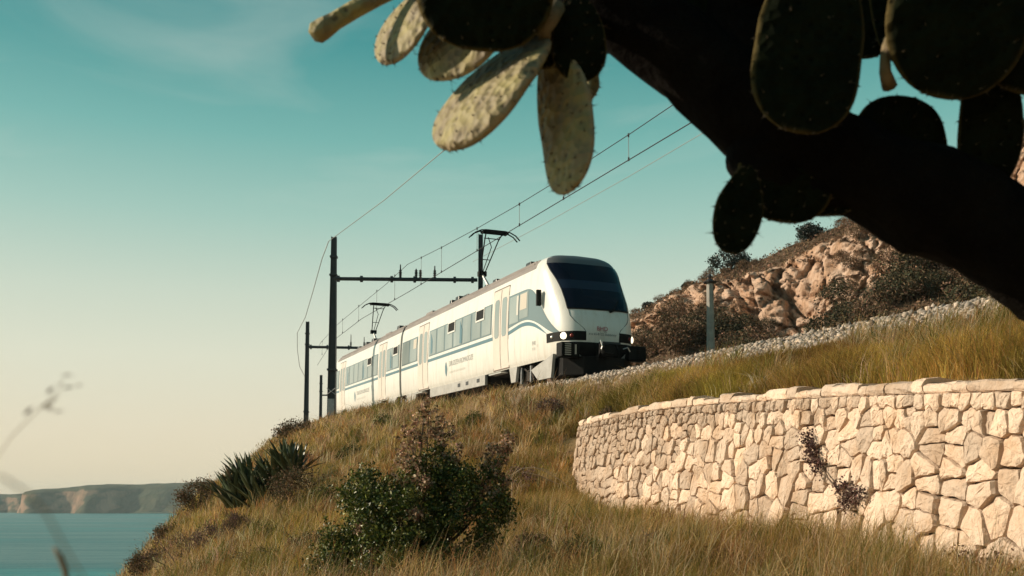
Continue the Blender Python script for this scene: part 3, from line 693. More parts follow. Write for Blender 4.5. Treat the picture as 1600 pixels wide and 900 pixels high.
# lettering and marks on the side
def lettering(body, size, m, parent, L0, Z0, name='lettering', front=False, a=0, spacing=1.0):
    cu = bpy.data.curves.new('t', 'FONT'); cu.body = body; cu.size = size; cu.space_character = spacing
    o = bpy.data.objects.new('t', cu); COL.objects.link(o); bpy.context.view_layer.update()
    me0 = bpy.data.meshes.new_from_object(o.evaluated_get(bpy.context.evaluated_depsgraph_get()))
    co = np.zeros(len(me0.vertices)*3, np.float32); me0.vertices.foreach_get('co', co); co = co.reshape(-1, 3)
    Fc = [tuple(p.vertices) for p in me0.polygons]
    bpy.data.objects.remove(o); bpy.data.curves.remove(cu); bpy.data.meshes.remove(me0)
    V = []
    if not front:
        wmax = co[:, 0].max()
        for x, y, z in co:                 # reads towards the nose: L falls as x grows
            L = L0-x; Z = Z0+y; p = surf(L, Z); V.append((p[0], p[1]+.009, Z))
        Fc = Fc
    else:
        xm = (co[:, 0].max()+co[:, 0].min())/2
        for x, y, z in co:                 # on the nose, seen from ahead: near side is on the left
            W = -(x-xm)+L0; Z = Z0+y; lf = nose_front(Z); wd = halfw(Z); n_ = 4.0
            L = NL1-(NL1-lf)*(1-(abs(W)/wd)**n_)**(1/n_); V.append((L-.03, W, Z))
    o = MB().add(V, Fc).build(name, m, parent)
    o['kind'] = 'stuff'
    return o
lettering('DRUZIZEN ROMADOZE', .30, M['greytext'], train, 10.55, 1.45, spacing=.92)
lettering('svoarsi de nioxie  osamolitan', .17, M['paletext'], train, 10.5, 1.16)
lettering('DRUZIZEN ROMADOZE', .30, M['greytext'], train, 27.6, 1.42, spacing=.92)
lettering('svoarsi de nioxie  osamolitan', .17, M['paletext'], train, 27.6, 1.14)
for L in (10.95, 28.1):
    patch('emblem', M['swoosh'], train, smoothpoly([(L-.14, 1.35), (L, 1.02), (L+.14, 1.25)], 9), smoothpoly([(L-.14, 1.42), (L, 1.72), (L+.14, 1.50)], 9), 8, 2, .009)
lettering('840', .2, M['greytext'], train, 1.62, 1.30); lettering('82 05', .12, M['greytext'], train, 1.62, 1.14)
lettering('12', .1, M['greytext'], train, 1.22, 1.22)
# grey skirts
def skirt(pts, name='skirt'):
    mb = MB(); n = len(pts); f = [(L, 1.40, z) for L, z in pts]; b_ = [(L, 1.30, z) for L, z in pts]
    mb.add(f+b_, [tuple(range(n)), tuple(range(2*n-1, n-1, -1))]+[(i, n+i, n+(i+1) % n, (i+1) % n) for i in range(n)])
    return mb.build(name, M['skirt'], train)
skirt([(6.25, .74), (13.3, .74), (13.3, .36), (6.25, .36)]); skirt([(3.0, .74), (3.75, .74), (3.55, .22), (3.15, .22)])
skirt([(15.4, .74), (17.2, .74), (16.8, .24), (15.8, .24)]); skirt([(18.9, .74), (20.8, .74), (20.4, .24), (19.4, .24)])
skirt([(23.0, .74), (30.2, .74), (30.2, .40), (23.0, .40)])
skirt([(-.05, .86), (1.75, .50), (1.15, .12), (.1, .12)])
for L in (8.3, 9.3, 7.0, 24.5, 26): 
    MB().box((L, 1.405, .58), (.30, .014, .14)).build('skirt_hatch', M['rubber'], train)
# underframe boxes, bogies
for l0, l1 in ((6.3, 13.2), (23.1, 30.1)): bevel(MB().box(((l0+l1)/2, 0, .56), (l1-l0, 2.3, .42)).build('underframe_box', M['under'], train), .04)
MB().box((9.0, 0, .70), (17.4, 2.2, .10)).build('underframe', M['under'], train); MB().box((27.0, 0, .70), (15.8, 2.2, .10)).build('underframe', M['under'], train)
for Lc in (2.6, 18.2, 33.0):
    bg_ = MB()
    for s in (-1, 1):
        bg_.box((Lc, s*1.02, .52), (3.3, .16, .20)); bg_.box((Lc, s*1.02, .38), (.9, .2, .3))
        for dx in (-1.25, 1.25): bg_.box((Lc+dx, s*1.06, .46), (.34, .2, .34)); bg_.tube([(Lc+dx*.45, s*1.18, .35), (Lc+dx*.45, s*1.18, .72)], .09, 8)
        bg_.tube([(Lc-.7, s*1.22, .3), (Lc+.1, s*1.22, .62)], .035, 6)
    bo = bg_.build('bogie', M['under'], train)
    for dx in (-1.25, 1.25):
        for s in (-1, 1):
            wm = MB().lathe([(.44, -.07), (.44, .04), (.47, .05), (.47, .075)], (Lc+dx, s*.75, .45), 20, 'y')
            wm.lathe([(.12, -.12), (.16, .02)], (Lc+dx, s*.86, .45), 10, 'y'); wm.build('wheel', M['steel'], bo)
    for dx in (-.5, .35): MB().box((Lc+dx, 1.24, .42), (.08, .07, .55)).build('damper', M['plate'], bo)

# ---- the nose: windshield, lamps, lower fairing
def nosepatch(name, m, parent, zlo, zhi, a0, a1, na, nz, outo, askew=None):
    rows = []
    for i in range(nz+1):
        z = zlo+(zhi-zlo)*i/nz; f = i/nz
        b0 = a0[0]+(a0[1]-a0[0])*f; b1 = a1[0]+(a1[1]-a1[0])*f
        rows.append([nose_pt(b0+(b1-b0)*j/na, z, outo) for j in range(na+1)])
    V, Fc = grid_mesh(rows); return MB().add(V, Fc).build(name, m, parent, True)
# angle of a for a wanted half width
def a_of(Wf): return 1-math.acos(min(1, max(0, abs(Wf)))**(4.0/2))/(math.pi/2)
ab, at_ = a_of(.70), a_of(.70)
def wsf(z): return np.interp(z, [2.25, 2.98, 3.32, 3.94, 4.33], [.735, .765, .81, .94, .97])
def wspatch(name, m, z0, z1, outo, nz): return nosepatch(name, m, train, z0, z1, (-a_of(wsf(z0)), -a_of(wsf(z1))), (a_of(wsf(z0)), a_of(wsf(z1))), 28, nz, outo)
wspatch('windshield', M['glass'], 2.31, 2.98, .012, 6); wspatch('sun_visor', M['visor'], 2.98, 3.30, .012, 4)
wspatch('destination_panel', M['glass'], 3.30, 3.93, .012, 6); wspatch('windshield_trim', M['black'], 2.25, 2.31, .014, 1); wspatch('roof_fairing', M['fairing'], 3.93, 4.33, .012, 6)
for s in (-1, 1): MB().tube([nose_pt(s*a_of(wsf(2.28+1.65*f)), 2.28+1.65*f, .014) for f in [i/10 for i in range(11)]], .016, 6).build('windshield_seal', M['seam'] if s < 0 else M['rubber'], train)
# wiper
w0 = nose_pt(-a_of(.28), 2.24, .05); w1 = nose_pt(-a_of(.50), 2.62, .03); wm = MB().tube([w0, (w0+w1)/2+np.array([-.03, 0, 0]), w1], .018, 6)
wm.tube([w0+np.array([0, .10, -.03]), w0+np.array([0, -.05, .04])], .05, 6); wm.build('wiper', M['black'], train)
# white mask edge seams
seam = [(-.72, 2.28), (-.71, 2.05), (-.64, 1.88), (-.44, 1.62), (-.40, 1.50)]
for s in (-1, 1): MB().tube([nose_pt(s*a_of(abs(a)), z, .004) for a, z in seam], .009, 5).build('panel_seam', M['rubber'], train)
# headlight housings
for s in (-1, 1):
    a_in, a_out = s*a_of(.40), s*a_of(.985)
    hh = nosepatch('headlight_housing', M['black'], train, 1.25, 1.54, (a_in, a_in), (a_out, a_out), 18, 4, .012)
    for Wf, r, m_ in ((.83, .115, 'lamp'), (.955, .06, 'chrome'), (.70, .06, 'redlens')):
        c = nose_pt(s*a_of(Wf), 1.40, .02); nd = nose_pt(s*a_of(Wf), 1.40, .12)-c; nd /= np.linalg.norm(nd)
        V = []; u = np.array([0, 0, 1.0]); u = u-nd*u.dot(nd); u /= np.linalg.norm(u); v = np.cross(nd, u)
        for rr, ds in ((r, .0), (r*.8, .02), (r*.4, .032)):
            for k in range(14): V.append(c+(u*math.cos(k*.4488)+v*math.sin(k*.4488))*rr+nd*ds)
        Fc = [(i*14+k, i*14+(k+1) % 14, (i+1)*14+(k+1) % 14, (i+1)*14+k) for i in range(2) for k in range(14)]+[tuple(28+k for k in range(14))]
        MB().add(V, Fc).build('headlight_lens' if m_ == 'lamp' else 'marker_lens', M[m_], hh, True)
# marks on the nose
lettering('BHD', .19, M['red'], train, .02, 1.58, front=True); lettering('L    GL', .09, M['darktext'], train, 0, 1.53, front=True)
lettering('x-x 65-8122 Slobbinoy', .105, M['darktext'], train, .02, 1.43, front=True)
# black lower part
def lower(name, pts, z0, z1, m):
    n = len(pts); V = [(l, w_, z0) for l, w_ in pts]+[(l, w_, z1) for l, w_ in pts]
    return bevel(MB().add(V, [tuple(range(n-1, -1, -1)), tuple(range(n, 2*n))]+[(i, (i+1) % n, n+(i+1) % n, n+i) for i in range(n)]).build(name, m, train), .02)
nosepatch('nose_lower_panel', M['black'], train, .76, 1.20, (-a_of(.50), -a_of(.75)), (a_of(.50), a_of(.75)), 20, 6, .010)
for s in (-1, 1):
    bu = MB()
    for dz, d1 in ((0, .0),):
        bu.box((-.66, s*1.16, .92), (.42, .62, .46))
    bo = bevel(bu.build('buffer_block', M['black'], train), .03)
    lx = MB()
    for k in range(6): lx.box((-.885, s*1.26, .76+k*.065), (.03, .20, .030))
    lx.build('buffer_grille', M['chrome'] if s > 0 else M['black'], bo)
    if s > 0: MB().box((-.885, 1.0, .93), (.03, .05, .30)).build('buffer_bracket', M['chrome'], bo)
lower('snow_plough', [(.6, 1.2), (-.35, 1.2), (-.85, .7), (-.95, 0), (-.85, -.7), (-.35, -1.2), (.6, -1.2)], .16, .74, M['black'])
cp = MB().box((-1.0, 0, .92), (.45, .52, .36)); cp.box((-1.25, .05, .95), (.12, .34, .26)); cp.tube([(-1.2, -.2, 1.1), (-1.3, -.28, .9), (-1.18, -.3, .7)], .03, 6)
cp.tube([(-1.15, .3, 1.1), (-1.28, .34, .86), (-1.15, .4, .62)], .03, 6); cb_ = bevel(cp.build('coupler', M['black'], train), .03)
MB().tube([(-1.22, .32, 1.22), (-1.27, .28, 1.02), (-1.25, .33, .86)], .022, 6).build('coupler_hose', M['chrome'], cb_)
MB().tube([(-1.30, -.42, .97), (-1.33, -.56, 1.02), (-1.30, -.66, .90)], .02, 6).build('coupler_handle', M['chrome'], cb_)
MB().box((-1.0, -.1, 1.16), (.3, .62, .06)).build('coupler_cover', M['rubber'], cb_)

# ---- pantographs
def pantograph(L, Zc, q):
    p_ = MB().box((L+.6, q, 4.32), (1.7, 1.0, .07))
    for dx in (-.7, .7):
        for s in (-.4, .4): p_.lathe([(.05, 0), (.09, .02), (.05, .05), (.09, .07), (.05, .10), (.09, .12), (.05, .16)], (L+.6+dx, q+s, 4.17), 8)
    r = p_.build('pantograph', M['black'], train)
    knee = (L+1.45, q, (4.4+Zc)/2-.25)
    MB().tube([(L+.2, q, 4.38), knee], [.07, .05], 8).build('lower_arm', M['chrome'], r)
    ua = MB()
    for s in (-1, 1): ua.tube([(knee[0], q+s*.10, knee[2]), (L+.3, q+s*.30, Zc-.22), (L+.1, q+s*.34, Zc-.10)], .026, 6)
    ua.tube([(knee[0]-.5, q-.14, knee[2]+.50), (knee[0]-.5, q+.16, knee[2]+.50)], .018, 6)
    ua.tube([knee, (L+.35, q, Zc-.55), (L+.2, q+.2, Zc-.2)], .018, 6); ua.tube([(L+.3, q-.34, Zc-.22), (L+.3, q+.34, Zc-.22)], .02, 6)
    ua.box((knee[0], q, knee[2]), (.22, .34, .2))
    ua.build('upper_arm', M['black'], r)
    h = MB()
    for dx in (-.14, .14):
        h.tube([(L+dx, q+1.04, Zc-.30), (L+dx, q+.86, Zc-.12), (L+dx, q+.62, Zc-.01), (L+dx, q+.4, Zc+.02), (L+dx, q-.4, Zc+.02), (L+dx, q-.62, Zc-.01), (L+dx, q-.86, Zc-.12), (L+dx, q-1.04, Zc-.30)], .026, 6)
        h.box((L+dx, q, Zc-.04), (.06, 1.1, .08))
    h.tube([(L-.14, q+.5, Zc-.08), (L+.14, q+.5, Zc-.08)], .03, 6); h.tube([(L-.14, q-.5, Zc-.08), (L+.14, q-.5, Zc-.08)], .03, 6)
    h.build('pantograph_head', M['black'], r)
ZCON = 6.80
pantograph(8.9, ZCON, .12); pantograph(28.2, ZCON, .05)

# ------------------------------------------------------------------ catenary masts, beams and wires
def mast(base, top, w0, w1, label, arm=None, far=False, plate=True, coll=True):
    e = empty('catenary_mast', base); bz = float(base[2]); h = float(top)-bz
    mb = MB(); f = [(0.0, w0), (.18, w0*.95), (.32, w0*.95), (1.0, w1)]
    # H-section post: two flanges and a web
    for s in (-1, 1):
        mb.add([(s*w0*.5, -w0*.5, -.6), (s*w0*.5-s*.03, -w0*.5, -.6), (s*w0*.5-s*.03, w0*.5, -.6), (s*w0*.5, w0*.5, -.6), (s*w1*.5, -w1*.5, h), (s*w1*.5-s*.03, -w1*.5, h), (s*w1*.5-s*.03, w1*.5, h), (s*w1*.5, w1*.5, h)],
               [(3, 2, 1, 0), (4, 5, 6, 7), (0, 1, 5, 4), (1, 2, 6, 5), (2, 3, 7, 6), (3, 0, 4, 7)])
    mb.add([(-w0*.48, -.2*w0, -.6), (w0*.48, -.2*w0, -.6), (w0*.48, .2*w0, -.6), (-w0*.48, .2*w0, -.6), (-w1*.48, -.2*w1, h-.02), (w1*.48, -.2*w1, h-.02), (w1*.48, .2*w1, h-.02), (-w1*.48, .2*w1, h-.02)],
               [(3, 2, 1, 0), (4, 5, 6, 7), (0, 1, 5, 4), (1, 2, 6, 5), (2, 3, 7, 6), (3, 0, 4, 7)])
    mb.build('post', M['mastpaint'], e)
    if plate:
        MB().box((0, -w0*.5-.03, 1.0), (w0*.78, .03, 1.05)).build('number_plate', M['plate'], e)
        MB().box((0, 0, .1), (w0*1.5, w0*1.5, .5)).build('footing', M['concrete'], e)
        c = MB()
        for a, b in (((-.5, 1.75), (.5, 2.1)), ((-.5, 2.1), (.5, 1.75))): c.tube([(a[0]*w0, -w0*.52, a[1]), (b[0]*w0, -w0*.52, b[1])], .022, 5)
        c.build('cross_brace', M['plate'], e)
    if coll:
        for z in (h-1.1, h-2.1, h*.30):
            ww = w0+(w1-w0)*z/h; MB().box((0, 0, z), (ww+.09, ww+.09, .10)).build('collar', M['mastpaint'], e)
    tag(e, label, 'mast'); return e
B1 = P(518, 664, 54.5); Q1 = P(750.5, 600, 55.0)
def zat(y, d): return float(P(800, y, d)[2])
m1 = mast((B1[0], B1[1], B1[2]-.15), zat(364, 54.5), .46, .27, 'tall dark steel mast in front of the train\'s far end')
m1f = mast((Q1[0], Q1[1], float(railz(24))-.5), zat(361, 55.0), .30, .24, 'dark steel mast rising behind the train roof beside the front pantograph', plate=False, coll=False)
B2 = P(478, 675, 92); m2 = mast((B2[0], B2[1], 5.0), zat(500, 92), .42, .28, 'second dark mast on the skyline, just left of the tall one')
B3 = P(500.5, 675, 130); m3 = mast((B3[0], B3[1], 6.0), zat(585, 130), .38, .30, 'smallest and farthest dark mast on the grassy skyline', plate=False)
MB().box((.75, 0, float(zat(617, 130))-6.0), (1.4, .16, .16)).build('bracket', M['mastpaint'], m3)
MB().box((1.1, .1, float(zat(650, 130))-6.0), (.9, .14, .14)).build('bracket', M['mastpaint'], m3)
def beam(p0, p1, r, label, ins, parent_name='portal_beam'):
    p0 = np.array(p0); p1 = np.array(p1); e = empty(parent_name, p0); d = p1-p0; ln = np.linalg.norm(d)
    MB().tube([np.zeros(3), d], r, 8).build('tube', M['mastpaint'], e)
    for f in (.03, .19, .40, .56, .84, .965):
        c = d*f; u = d/ln; MB().tube([c-u*.07, c+u*.07], r*1.75, 8).build('flange', M['mastpaint'], e)
    for f, hgt in ins:
        c = d*f; i_ = MB().lathe([(.04, 0), (.085, .05), (.045, .1), (.10, .16), (.05, .21), (.10, .27), (.05, .33), (.085, .39), (.04, .44), (.03, hgt)], (c[0], c[1], c[2]+r*.8), 8); i_.build('insulator', M['insul'], e)
    tag(e, label, 'beam'); return e
bm1 = beam(P(522, 435.5, 54.4), P(746, 437.5, 54.9), .10, 'dark horizontal beam reaching from the tall mast across the train', [(.46, .72), (.57, .5), (.60, .45), (.70, .66)])
bm2 = beam(P(481, 542, 92), P(640, 545, 93), .12, 'far dark horizontal beam crossing behind the tall mast', [(.42, 1.1), (.55, .9), (.66, .9)])
# wires
def wirepts(a, b, sag, n=20):
    a, b = np.array(a), np.array(b); return [a+(b-a)*t-np.array([0, 0, 4*sag*t*(1-t)]) for t in np.linspace(0, 1, n)]
def wire(name, pts, r, m, label, cat='wire'):
    o = MB().tube(pts, r, 5).build(name, m, None, True); tag(o, label, cat); return o
def rail3(L, q, Z):
    x, y = LQ(L, q); return np.array([float(x), float(y), float(railz(L))+Z])
QC = -.36
LB = 23.6
con = empty('contact_wire', rail3(-28, QC, ZCON)); o0 = np.array(con.location)
cpts = [rail3(L, QC, ZCON-.02) for L in (-28, -10, 5, 16, LB)]+[rail3(L, -.36+.7*f, ZCON) for L, f in ((34, .35), (46, .7), (64, 1.0))]
MB().tube([p-o0 for p in cpts], .017, 5).build('contact_line', M['wire'], con, True)
mess = [rail3(L, QC+.02, z) for L, z in ((-28, ZCON+1.75), (-20, 7.95), (-10, 7.66), (-1.9, 7.56), (3, 7.56), (7.6, 7.63), (12, 7.76), (17.3, 7.98), (LB, 8.32))]
mess2 = [rail3(L, q, z) for L, q, z in ((LB, QC, 8.32), (28, -.3, 8.0), (34, -.15, 7.78), (44, .1, 7.7), (56, .3, 7.9), (64, .35, 8.3))]
MB().tube([p-o0 for p in mess], .014, 5).build('messenger_line', M['wire'], con, True); MB().tube([p-o0 for p in mess2], .014, 5).build('messenger_line', M['wire'], con, True)
ml = np.array([-28, -20, -10, -1.9, 3, 7.6, 12, 17.3, LB, 28, 34, 44, 56, 64]); mz = [8.55, 7.95, 7.66, 7.56, 7.56, 7.63, 7.76, 7.98, 8.32, 8.0, 7.78, 7.7, 7.9, 8.3]
for L in (-14, -8, -1.9, 3, 7.2, 12.2, 17.4, 20.9, 26, 30, 35, 41, 48, 55):
    q = QC if L < LB else np.interp(L, [LB, 34, 46, 64], [-.36, -.115, .13, .34])
    a = rail3(L, q, ZCON); b = rail3(L, q, float(np.interp(L, ml, mz))); dr = MB().tube([a-o0, b-o0], .009, 4)
    for p in (a, b): dr.tube([p-o0+np.array([0, 0, -.05]), p-o0+np.array([0, 0, .06])], .03, 5)
    dr.build('dropper', M['wire'], con)
tag(con, 'dark contact wire hung on droppers from its carrier above the track', 'wire')
# small insulators strung between the beam and the carrier wire
for f, (x, y) in enumerate(((634, 422), (643, 418))):
    pass
rt = [rail3(L, -4.25, z) for L, z in ((-28, 9.2), (-8, 8.85), (5.4, 8.72), (14, 8.75), (24.0, 8.9))]
wire('return_wire', rt, .011, M['palewire'], 'thin pale wire running below the contact wire to the post behind the train')
top1 = P(513.5, 377, 54.5)
fw_ = [top1, P(600, 313, 47), P(690, 238, 40), P(800, 150, 33.5), P(900, 64, 28.8), P(1010, -40, 24.5), P(1160, -190, 20.5)]
wire('feeder_wire', fw_, .017, M['palewire'], 'pale feeder wire rising from the top of the tall mast towards the cactus')
lw = [top1, P(503, 405, 57), P(490, 452, 64), P(477, 496, 72), P(464.5, 520, 82)]
wire('down_wire', lw, .022, M['palewire'], 'slack wire dropping left from the tall mast')
wire('hanging_wire', [P(464.5, 520, 82), P(464.5, 545, 86), P(468, 572, 90), P(477, 590, 92)], .022, M['palewire'], 'short slack wire curving down beside the second mast')

# ------------------------------------------------------------------ old concrete post right of the train
bp_ = P(1111, 566, 33.5); cpz = float(bp_[2])-.25; cp = empty('concrete_post', (bp_[0], bp_[1], cpz)); tp = zat(441, 33.5)-cpz
mb = MB(); V = []; 
for z, hw in ((-.6, .165), (0, .16), (.5, .13), (tp, .10)):
    for k in range(8):
        a = math.pi/8+k*math.pi/4; V.append((hw*1.08*math.cos(a), hw*1.08*math.sin(a), z))
Fc = [(i*8+k, i*8+(k+1) % 8, (i+1)*8+(k+1) % 8, (i+1)*8+k) for i in range(3) for k in range(8)]+[tuple(24+k for k in range(8))]
mb.add(V, Fc).build('shaft', M['concrete'], cp)
MB().lathe([(.13, tp), (.22, tp+.02), (.23, tp+.06), (.10, tp+.10), (.06, tp+.16)], n=10).build('cap', M['insul'], cp)
MB().lathe([(.03, tp+.15), (.05, tp+.19), (.07, tp+.24), (.045, tp+.29), (.02, tp+.33)], n=8).build('finial', M['insul'], cp)
tag(cp, 'pale tapered concrete post with dark cap standing by the ballast below the cliff', 'post')

# ------------------------------------------------------------------ dry stone wall
M['stone'] = mat('limestone', (0.71, 0.555, 0.435), 0.9, col2=(0.56, 0.38, 0.25), scale=2.6, var=.24, bump=1.0, bscale=9, bdist=.06, spec=.2, detail=8, ramp=(.42, .72))
M['core'] = mat('wall_core', (0.13, 0.085, 0.05), 0.95, col2=(0.08, 0.055, 0.035), scale=6)
CAPH = 0.125
def wpos(s, h, o):
    """s along the wall, h below the underside of the cap (negative is down), o outwards"""
    x, y, z, nx, ny = wallpt(s)
    bat = -h*0.10
    return np.array([x+WSGN*nx*(o+bat), y+WSGN*ny*(o+bat), z-CAPH+h])
wall = empty('dry_stone_wall', (float(_wx[100]), float(_wy[100]), float(_wz[100])-1.8)); wo = np.array(wall.location)
tag(wall, 'curved dry stone wall of pale limestone blocks holding back the grassy bank', 'wall')
# core
rows = []
for s in np.linspace(0.0, WLEN, 120):
    rows.append([wpos(s, 0.03, -.40)-wo, wpos(s, .02, -.085)-wo, wpos(s, -1.2, -.085)-wo, wpos(s, -2.9, -.085)-wo])
V, Fc = grid_mesh(rows); MB().add(V, Fc).build('core', M['core'], wall, True)
def wallbase(s):
    x, y, z, nx, ny = wallpt(s); return z
# cap stones
rs = random.Random(5); s = 0.05
while s < WLEN-.3:
    ln = rs.uniform(.26, .62) if rs.random() > .2 else rs.uniform(.16, .26); s1 = min(s+ln, WLEN-.02); g = .004
    hh = CAPH*rs.uniform(.70, 1.25); of = rs.uniform(-.022, .012); nseg = 3
    V = []; 
    for i in range(nseg+1):
        ss = s+g+(s1-s-2*g)*i/nseg; j = lambda k: rs.uniform(-k, k)
        ring = [(0.012+j(.008), -.36), (0.004+j(.006), of-.012), (.022+j(.008), of+.010+j(.008)), (hh*.5+j(.015), of+.018+j(.012)), (hh-.022+j(.008), of+.006+j(.008)), (hh+j(.008), of-.03+j(.01)), (hh+j(.012)+.01, -.18), (hh+j(.01), -.36)]
        e_ = .006 if i in (0, nseg) else 0
        for a, b in ring: V.append(wpos(ss, a*(1-e_*2)+(e_ if a < .05 else 0), b-e_)-wo)
    k = 8; Fc = [(i*k+a, i*k+(a+1) % k, (i+1)*k+(a+1) % k, (i+1)*k+a) for i in range(nseg) for a in range(k)]+[tuple(range(k-1, -1, -1)), tuple(nseg*k+a for a in range(k))]
    MB().add(V, [f[::-1] for f in Fc]).build('cap_stone', M['stone'], wall); s = s1
# rubble: cells of a weighted scatter, small under the cap, large low on the right
def cell(i, pts, box):
    poly = [(box[0], box[2]), (box[1], box[2]), (box[1], box[3]), (box[0], box[3])]
    p = pts[i]; dd = np.hypot(pts[:, 0]-p[0], pts[:, 1]-p[1]); order = np.argsort(dd)[1:26]
    for j in order:
        q = pts[j]; mx_, my_ = (p+q)/2; nx, ny = q-p; newp = []
        for a in range(len(poly)):
            c, d = poly[a], poly[(a+1) % len(poly)]; fc = (c[0]-mx_)*nx+(c[1]-my_)*ny; fd = (d[0]-mx_)*nx+(d[1]-my_)*ny
            if fc <= 0: newp.append(c)
            if fc*fd < 0: t = fc/(fc-fd); newp.append((c[0]+(d[0]-c[0])*t, c[1]+(d[1]-c[1])*t))
        poly = newp
        if len(poly) < 3: return []
    return poly
def rwant(s, h):
    x = (0.175+0.10*smooth01(5, 12, s))*(1.0+.0*s)
    top_ = smooth01(-.42, -.10, h)
    return float(x*(1-.55*top_))
BOT = -2.55
pts = []
rs2 = np.random.default_rng(21)
hrow = 0.0; courses = [.10, .17, .27, .27, .30, .33, .33, .36, .36]
for ci, ch in enumerate(courses):
    s = -.1
    while s < WLEN+.1:
        sc_s = .78+.36*float(smooth01(4, 12, s)); r = rs2.random()
        wd = ch*sc_s*(rs2.uniform(1.1, 1.6) if ci == 0 else rs2.choice([.45, .65, .9, 1.1, 1.5]))
        if ci > 0 and rs2.random() < .30 and wd > .17:      # two thin stones on top of each other
            pts.append((s+wd*.5, (hrow-ch*.28)*sc_s)); pts.append((s+wd*(.5+rs2.uniform(-.08, .08)), (hrow-ch*.74)*sc_s))
        else: pts.append((s+wd*(.5+rs2.uniform(-.14, .14)), (hrow-ch*(.5+rs2.uniform(-.24, .24)))*sc_s))
        s += wd
    hrow -= ch
pts = np.array(pts)
rs3 = random.Random(9); hidden = MB(); nst = 0
def stone_mesh(poly):
    c = np.mean(poly, 0); P2 = []
    n = len(poly); per = sum(np.hypot(poly[k][0]-poly[(k+1) % n][0], poly[k][1]-poly[(k+1) % n][1]) for k in range(n))
    for k in range(n):
        a, b = np.array(poly[k]), np.array(poly[(k+1) % n]); l = np.hypot(*(b-a)); pv = np.array(poly[k-1]); lp = np.hypot(*(pv-a))
        ch = min(.014, l*.25, lp*.25)
        if l < 1e-4 or lp < 1e-4: continue
        P2.append(a+(pv-a)/lp*ch); P2.append(a+(b-a)/l*ch)
        for j in range(int(l/.085)): P2.append(a+(b-a)*((j+1)/(int(l/.085)+1)))
    # remove near duplicates
    P3 = []
    for p in P2:
        if not P3 or np.hypot(*(p-P3[-1])) > .012: P3.append(p)
    if np.hypot(*(P3[0]-P3[-1])) < .012: P3.pop()
    P3 = np.array(P3); m_ = len(P3); size = math.sqrt(max(1e-4, per*per/16)); 
    proud = rs3.uniform(-.020, .030); tx, ty = rs3.uniform(-.14, .14), rs3.uniform(-.18, .08)
    V = []; gap = rs3.uniform(.002, .006)
    d = P3-c; ln = np.hypot(d[:, 0], d[:, 1])[:, None]
    jit = np.array([[rs3.uniform(-.011, .007), rs3.uniform(-.011, .007)] for _ in range(m_)])
    base = c+d*(1-gap/ln*1.2)+jit*np.sign(d)
    for f, o in ((.97, -.13), (1.0, -.030), (.945, 0.008), (.70, .018), (.36, .020)):
        for k in range(m_):
            p = c+(base[k]-c)*f; oo = o+(proud+(p[0]-c[0])*tx+(p[1]-c[1])*ty if o > -.04 else 0)
            if f < .97 and o > -.04: oo += rs3.uniform(-.008, .008)
            V.append(wpos(p[0], p[1], oo)-wo)
    V.append(wpos(c[0], c[1], .028+proud)-wo)
    Fc = [(i*m_+k, i*m_+(k+1) % m_, (i+1)*m_+(k+1) % m_, (i+1)*m_+k) for i in range(4) for k in range(m_)]+[(4*m_+k, 4*m_+(k+1) % m_, 5*m_) for k in range(m_)]
    return V, Fc
# which cells can be seen above the ground at the foot of the wall
cand = []
for i in range(len(pts)):
    poly = cell(i, pts, (-.2, WLEN+.2, BOT, 0.006))
    if len(poly) < 3: continue
    c = np.mean(poly, 0)
    w_ = wpos(float(np.clip(c[0], 0, WLEN)), c[1], .1); gz = ground(w_[0]-.25, w_[1]-.05); px, py, dd = project(w_)
    if max(p[1] for p in poly)+float(np.interp(np.clip(c[0], 0, WLEN), _wsf, _wz))-CAPH < gz-.05: continue
    ar = .5*abs(sum(poly[k][0]*poly[(k+1) % len(poly)][1]-poly[(k+1) % len(poly)][0]*poly[k][1] for k in range(len(poly))))
    if ar < .0006: continue
    vis = 1 if (880 < px < 1625 and py < 915) else 0
    cand.append((vis*ar/dd**2, i, poly))
cand.sort(key=lambda a: -a[0])
rest = MB()
for k, (v_, i, poly) in enumerate(cand):
    poly = [(min(max(a, 0.0), WLEN), b) for a, b in poly]
    try: V, Fc = stone_mesh([np.array(p) for p in poly])
    except Exception: continue
    if k < 300 and v_ > 0: MB().add(V, Fc).build('stone', M['stone'], wall)
    else: rest.add(V, Fc)
ro = rest.build('rubble', M['stone'], wall); ro['kind'] = 'stuff'
print('wall stones', len(cand), sum(1 for c in cand if c[0] > 0))

